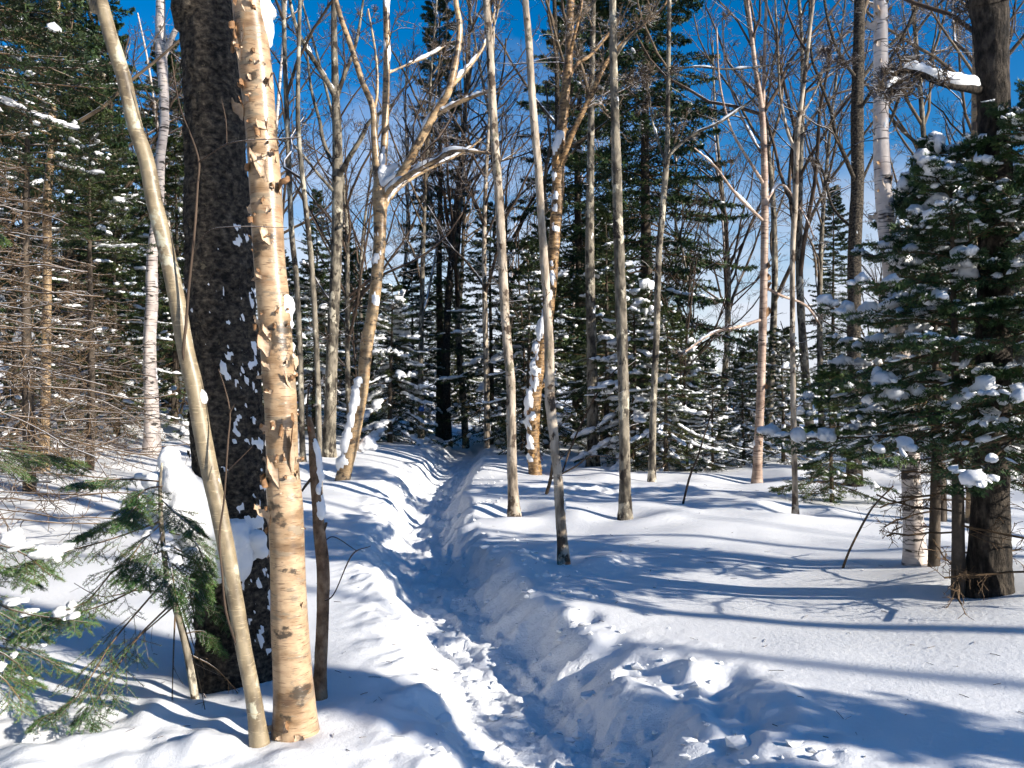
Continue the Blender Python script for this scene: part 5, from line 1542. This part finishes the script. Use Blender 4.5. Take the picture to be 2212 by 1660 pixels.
def put_sap(x, y):
    k = int(rng.integers(3))
    s = rng.uniform(.7, 1.2)
    l = 'thin bare sapling in the undergrowth beyond the clearing'
    o = put(SAP[k][0], (x, y, float(hz0(x, y, False)) - .03), rng.uniform(0, 6.28), (s, s, s), l, 'thin bare saplings beyond the clearing', rng.normal(0, .08))
    FAR.append((pxof(x, y), 'thin bare sapling', o))
    return True


scatter(34, 15.5, 24, 1.15, put_con)
scatter(85, 22, 55, 1.6, put_con, ypow=.9)
scatter(14, 15, 24, .9, put_bare)
scatter(18, 22, 44, 1.2, put_bare, ypow=.9)
scatter(60, 13.5, 30, .5, put_sap)

# say which one each of them is: counted from the nearest tree one can find
ANCH = [(0, 'left picture edge'), (328, 'white birch'), (600, 'yellow birch'), (780, 'forked birch'), (1100, 'crooked pale trunk'), (1345, 'straight grey trunk'), (1640, 'pink birch'), (1850, 'dark maple'), (2140, 'thick right trunk')]
ORD = ['first', 'second', 'third', 'fourth', 'fifth', 'sixth', 'seventh', 'eighth', 'ninth', 'tenth', 'eleventh', 'twelfth', 'thirteenth', 'fourteenth', 'fifteenth', 'sixteenth']
count = {}
for p, kind, o in sorted(FAR, key=lambda q: q[0]):
    if p < 0 or p > 2212:
        continue
    i_ = max(k for k in range(len(ANCH)) if ANCH[k][0] <= p)
    n_ = count.get((i_, kind), 0)
    count[(i_, kind)] = n_ + 1
    o['label'] = kind + ' far off, ' + ORD[min(n_, 15)] + ' such right of the ' + ANCH[i_][1]

# trees outside the picture on the sunny side: their shadows cross the snow
SH = 'bare tree outside the picture whose shadow crosses the snow'
SX = np.array([math.cos(SUN_AZ), math.sin(SUN_AZ)])
NX = np.array([-SX[1], SX[0]])


def shade_tree(off, dist, k, s, wide=1.0, rz=0.0):
    """off: distance of its shadow line from the camera, measured across the sun's direction"""
    p = NX * off + SX * dist
    put(BARE[k][0], (p[0], p[1], float(hz0(p[0], p[1], False)) - .1), rz, (s * wide, s * wide, s), SH, 'trees outside the picture')


t_, c_ = bare_tree(np.random.default_rng(350), 17.0, .075, 9, .80, (4, 4, 2), crook=.03)
POLE = proto('bare_pole_tree', 'tree', [('trunk', t_, M['maple']), ('crown', c_, M['twig'])])
BARE.append((POLE, 17.0))
PROTOS.append(POLE)
t_, c_ = bare_tree(np.random.default_rng(351), 22.0, .30, 14, .62, (6, 5, 3), crook=.004, wave=.001)
OLD = proto('old_bare_tree', 'tree', [('trunk', t_, M['darkbark']), ('crown', c_, M['twig'])])
BARE.append((OLD, 22.0))
PROTOS.append(OLD)
for (off, dist, w, h, kd, rz) in ((3.60, 3.5, .50, .62, 'heavy', .4), (3.42, 4.1, .50, .70, 'heavy', 2.0), (3.75, 4.3, .5, .66, 'small', 3.3)):
    p = NX * off + SX * dist
    put(CON[kd], (p[0], p[1], float(hz0(p[0], p[1], False))), rz, (w, w, h), 'small snowy fir just outside the picture shading the near snow', 'small firs outside the picture')
shade_tree(2.90, 8.5, 7, .80, 1.3, 1.7)
shade_tree(5.05, 7.4, 6, 1.0, .85, 1.0)
for (off, dist, s, w, rz) in [(6.6, 12, 1.1, 1.0, 4), (7.1, 10.5, 1.0, .8, 5), (8.9, 13, 1.0, 1.2, 2.5), (10.4, 16, 1.0, 1.0, 4.5), (13.2, 19, 1.0, 1.0, 5.5), (1.2, 9, 1.0, .9, .9), (4.3, 16, 1.1, .8, 2.0)]:
    shade_tree(off, dist, 6, s, w, rz)
for (off, dist, k, s, rz) in [(7.0, 26, 1, 1.0, 2.2), (9.0, 27, 0, 1.0, 3.2), (11.5, 30, 3, 1.0, 2.9)]:
    shade_tree(off, dist, k, s, 1.0, rz)
for (off, dist, H, rz) in [(9.9, 20, 5.0, 2.0)]:
    p = NX * off + SX * dist
    put(CON['mid'], (p[0], p[1], float(hz0(p[0], p[1], False))), rz, (H / 5.2,) * 3, 'snowy fir outside the picture whose shadow crosses the snow', 'firs outside the picture')
# the wood goes on all round the place: beside and behind the camera
rng = np.random.default_rng(950)
for _ in range(700):
    a_ = rng.uniform(0, 2 * math.pi)
    r_ = rng.uniform(9, 34)
    x, y = r_ * math.cos(a_), r_ * math.sin(a_)
    if y > 0 and abs(x) < .70 * y + 2.5:
        continue
    da = (a_ - SUN_AZ + math.pi) % (2 * math.pi) - math.pi
    if (abs(da) < .8 and r_ < 29) or (abs(da) < 1.3 and da > 0 and r_ < 33):
        continue
    if not free(x, y, 2.6) or not trail_clear(x, y, 1.2):
        continue
    taken.append((x, y))
    if rng.uniform() < .62:
        kd = ['tall', 'tall2', 'spire', 'mid'][int(rng.integers(4))]
        s = rng.uniform(.75, 1.0) * (.85 if abs(da) < .75 else 1.0)
        put(CON[kd], (x, y, float(hz0(x, y, False)) - .05), rng.uniform(0, 6.28), (s, s, s), 'conifer of the wood beside and behind the camera', 'conifers outside the picture')
    else:
        kd = int(rng.integers(6))
        put(BARE[kd][0], (x, y, float(hz0(x, y, False)) - .05), rng.uniform(0, 6.28), (.95, .95, .95), 'bare tree of the wood beside and behind the camera', 'bare trees outside the picture')
for pr in PROTOS:
    if pr.name not in USED:
        for ch in list(pr.children):
            bpy.data.objects.remove(ch)
        bpy.data.objects.remove(pr)
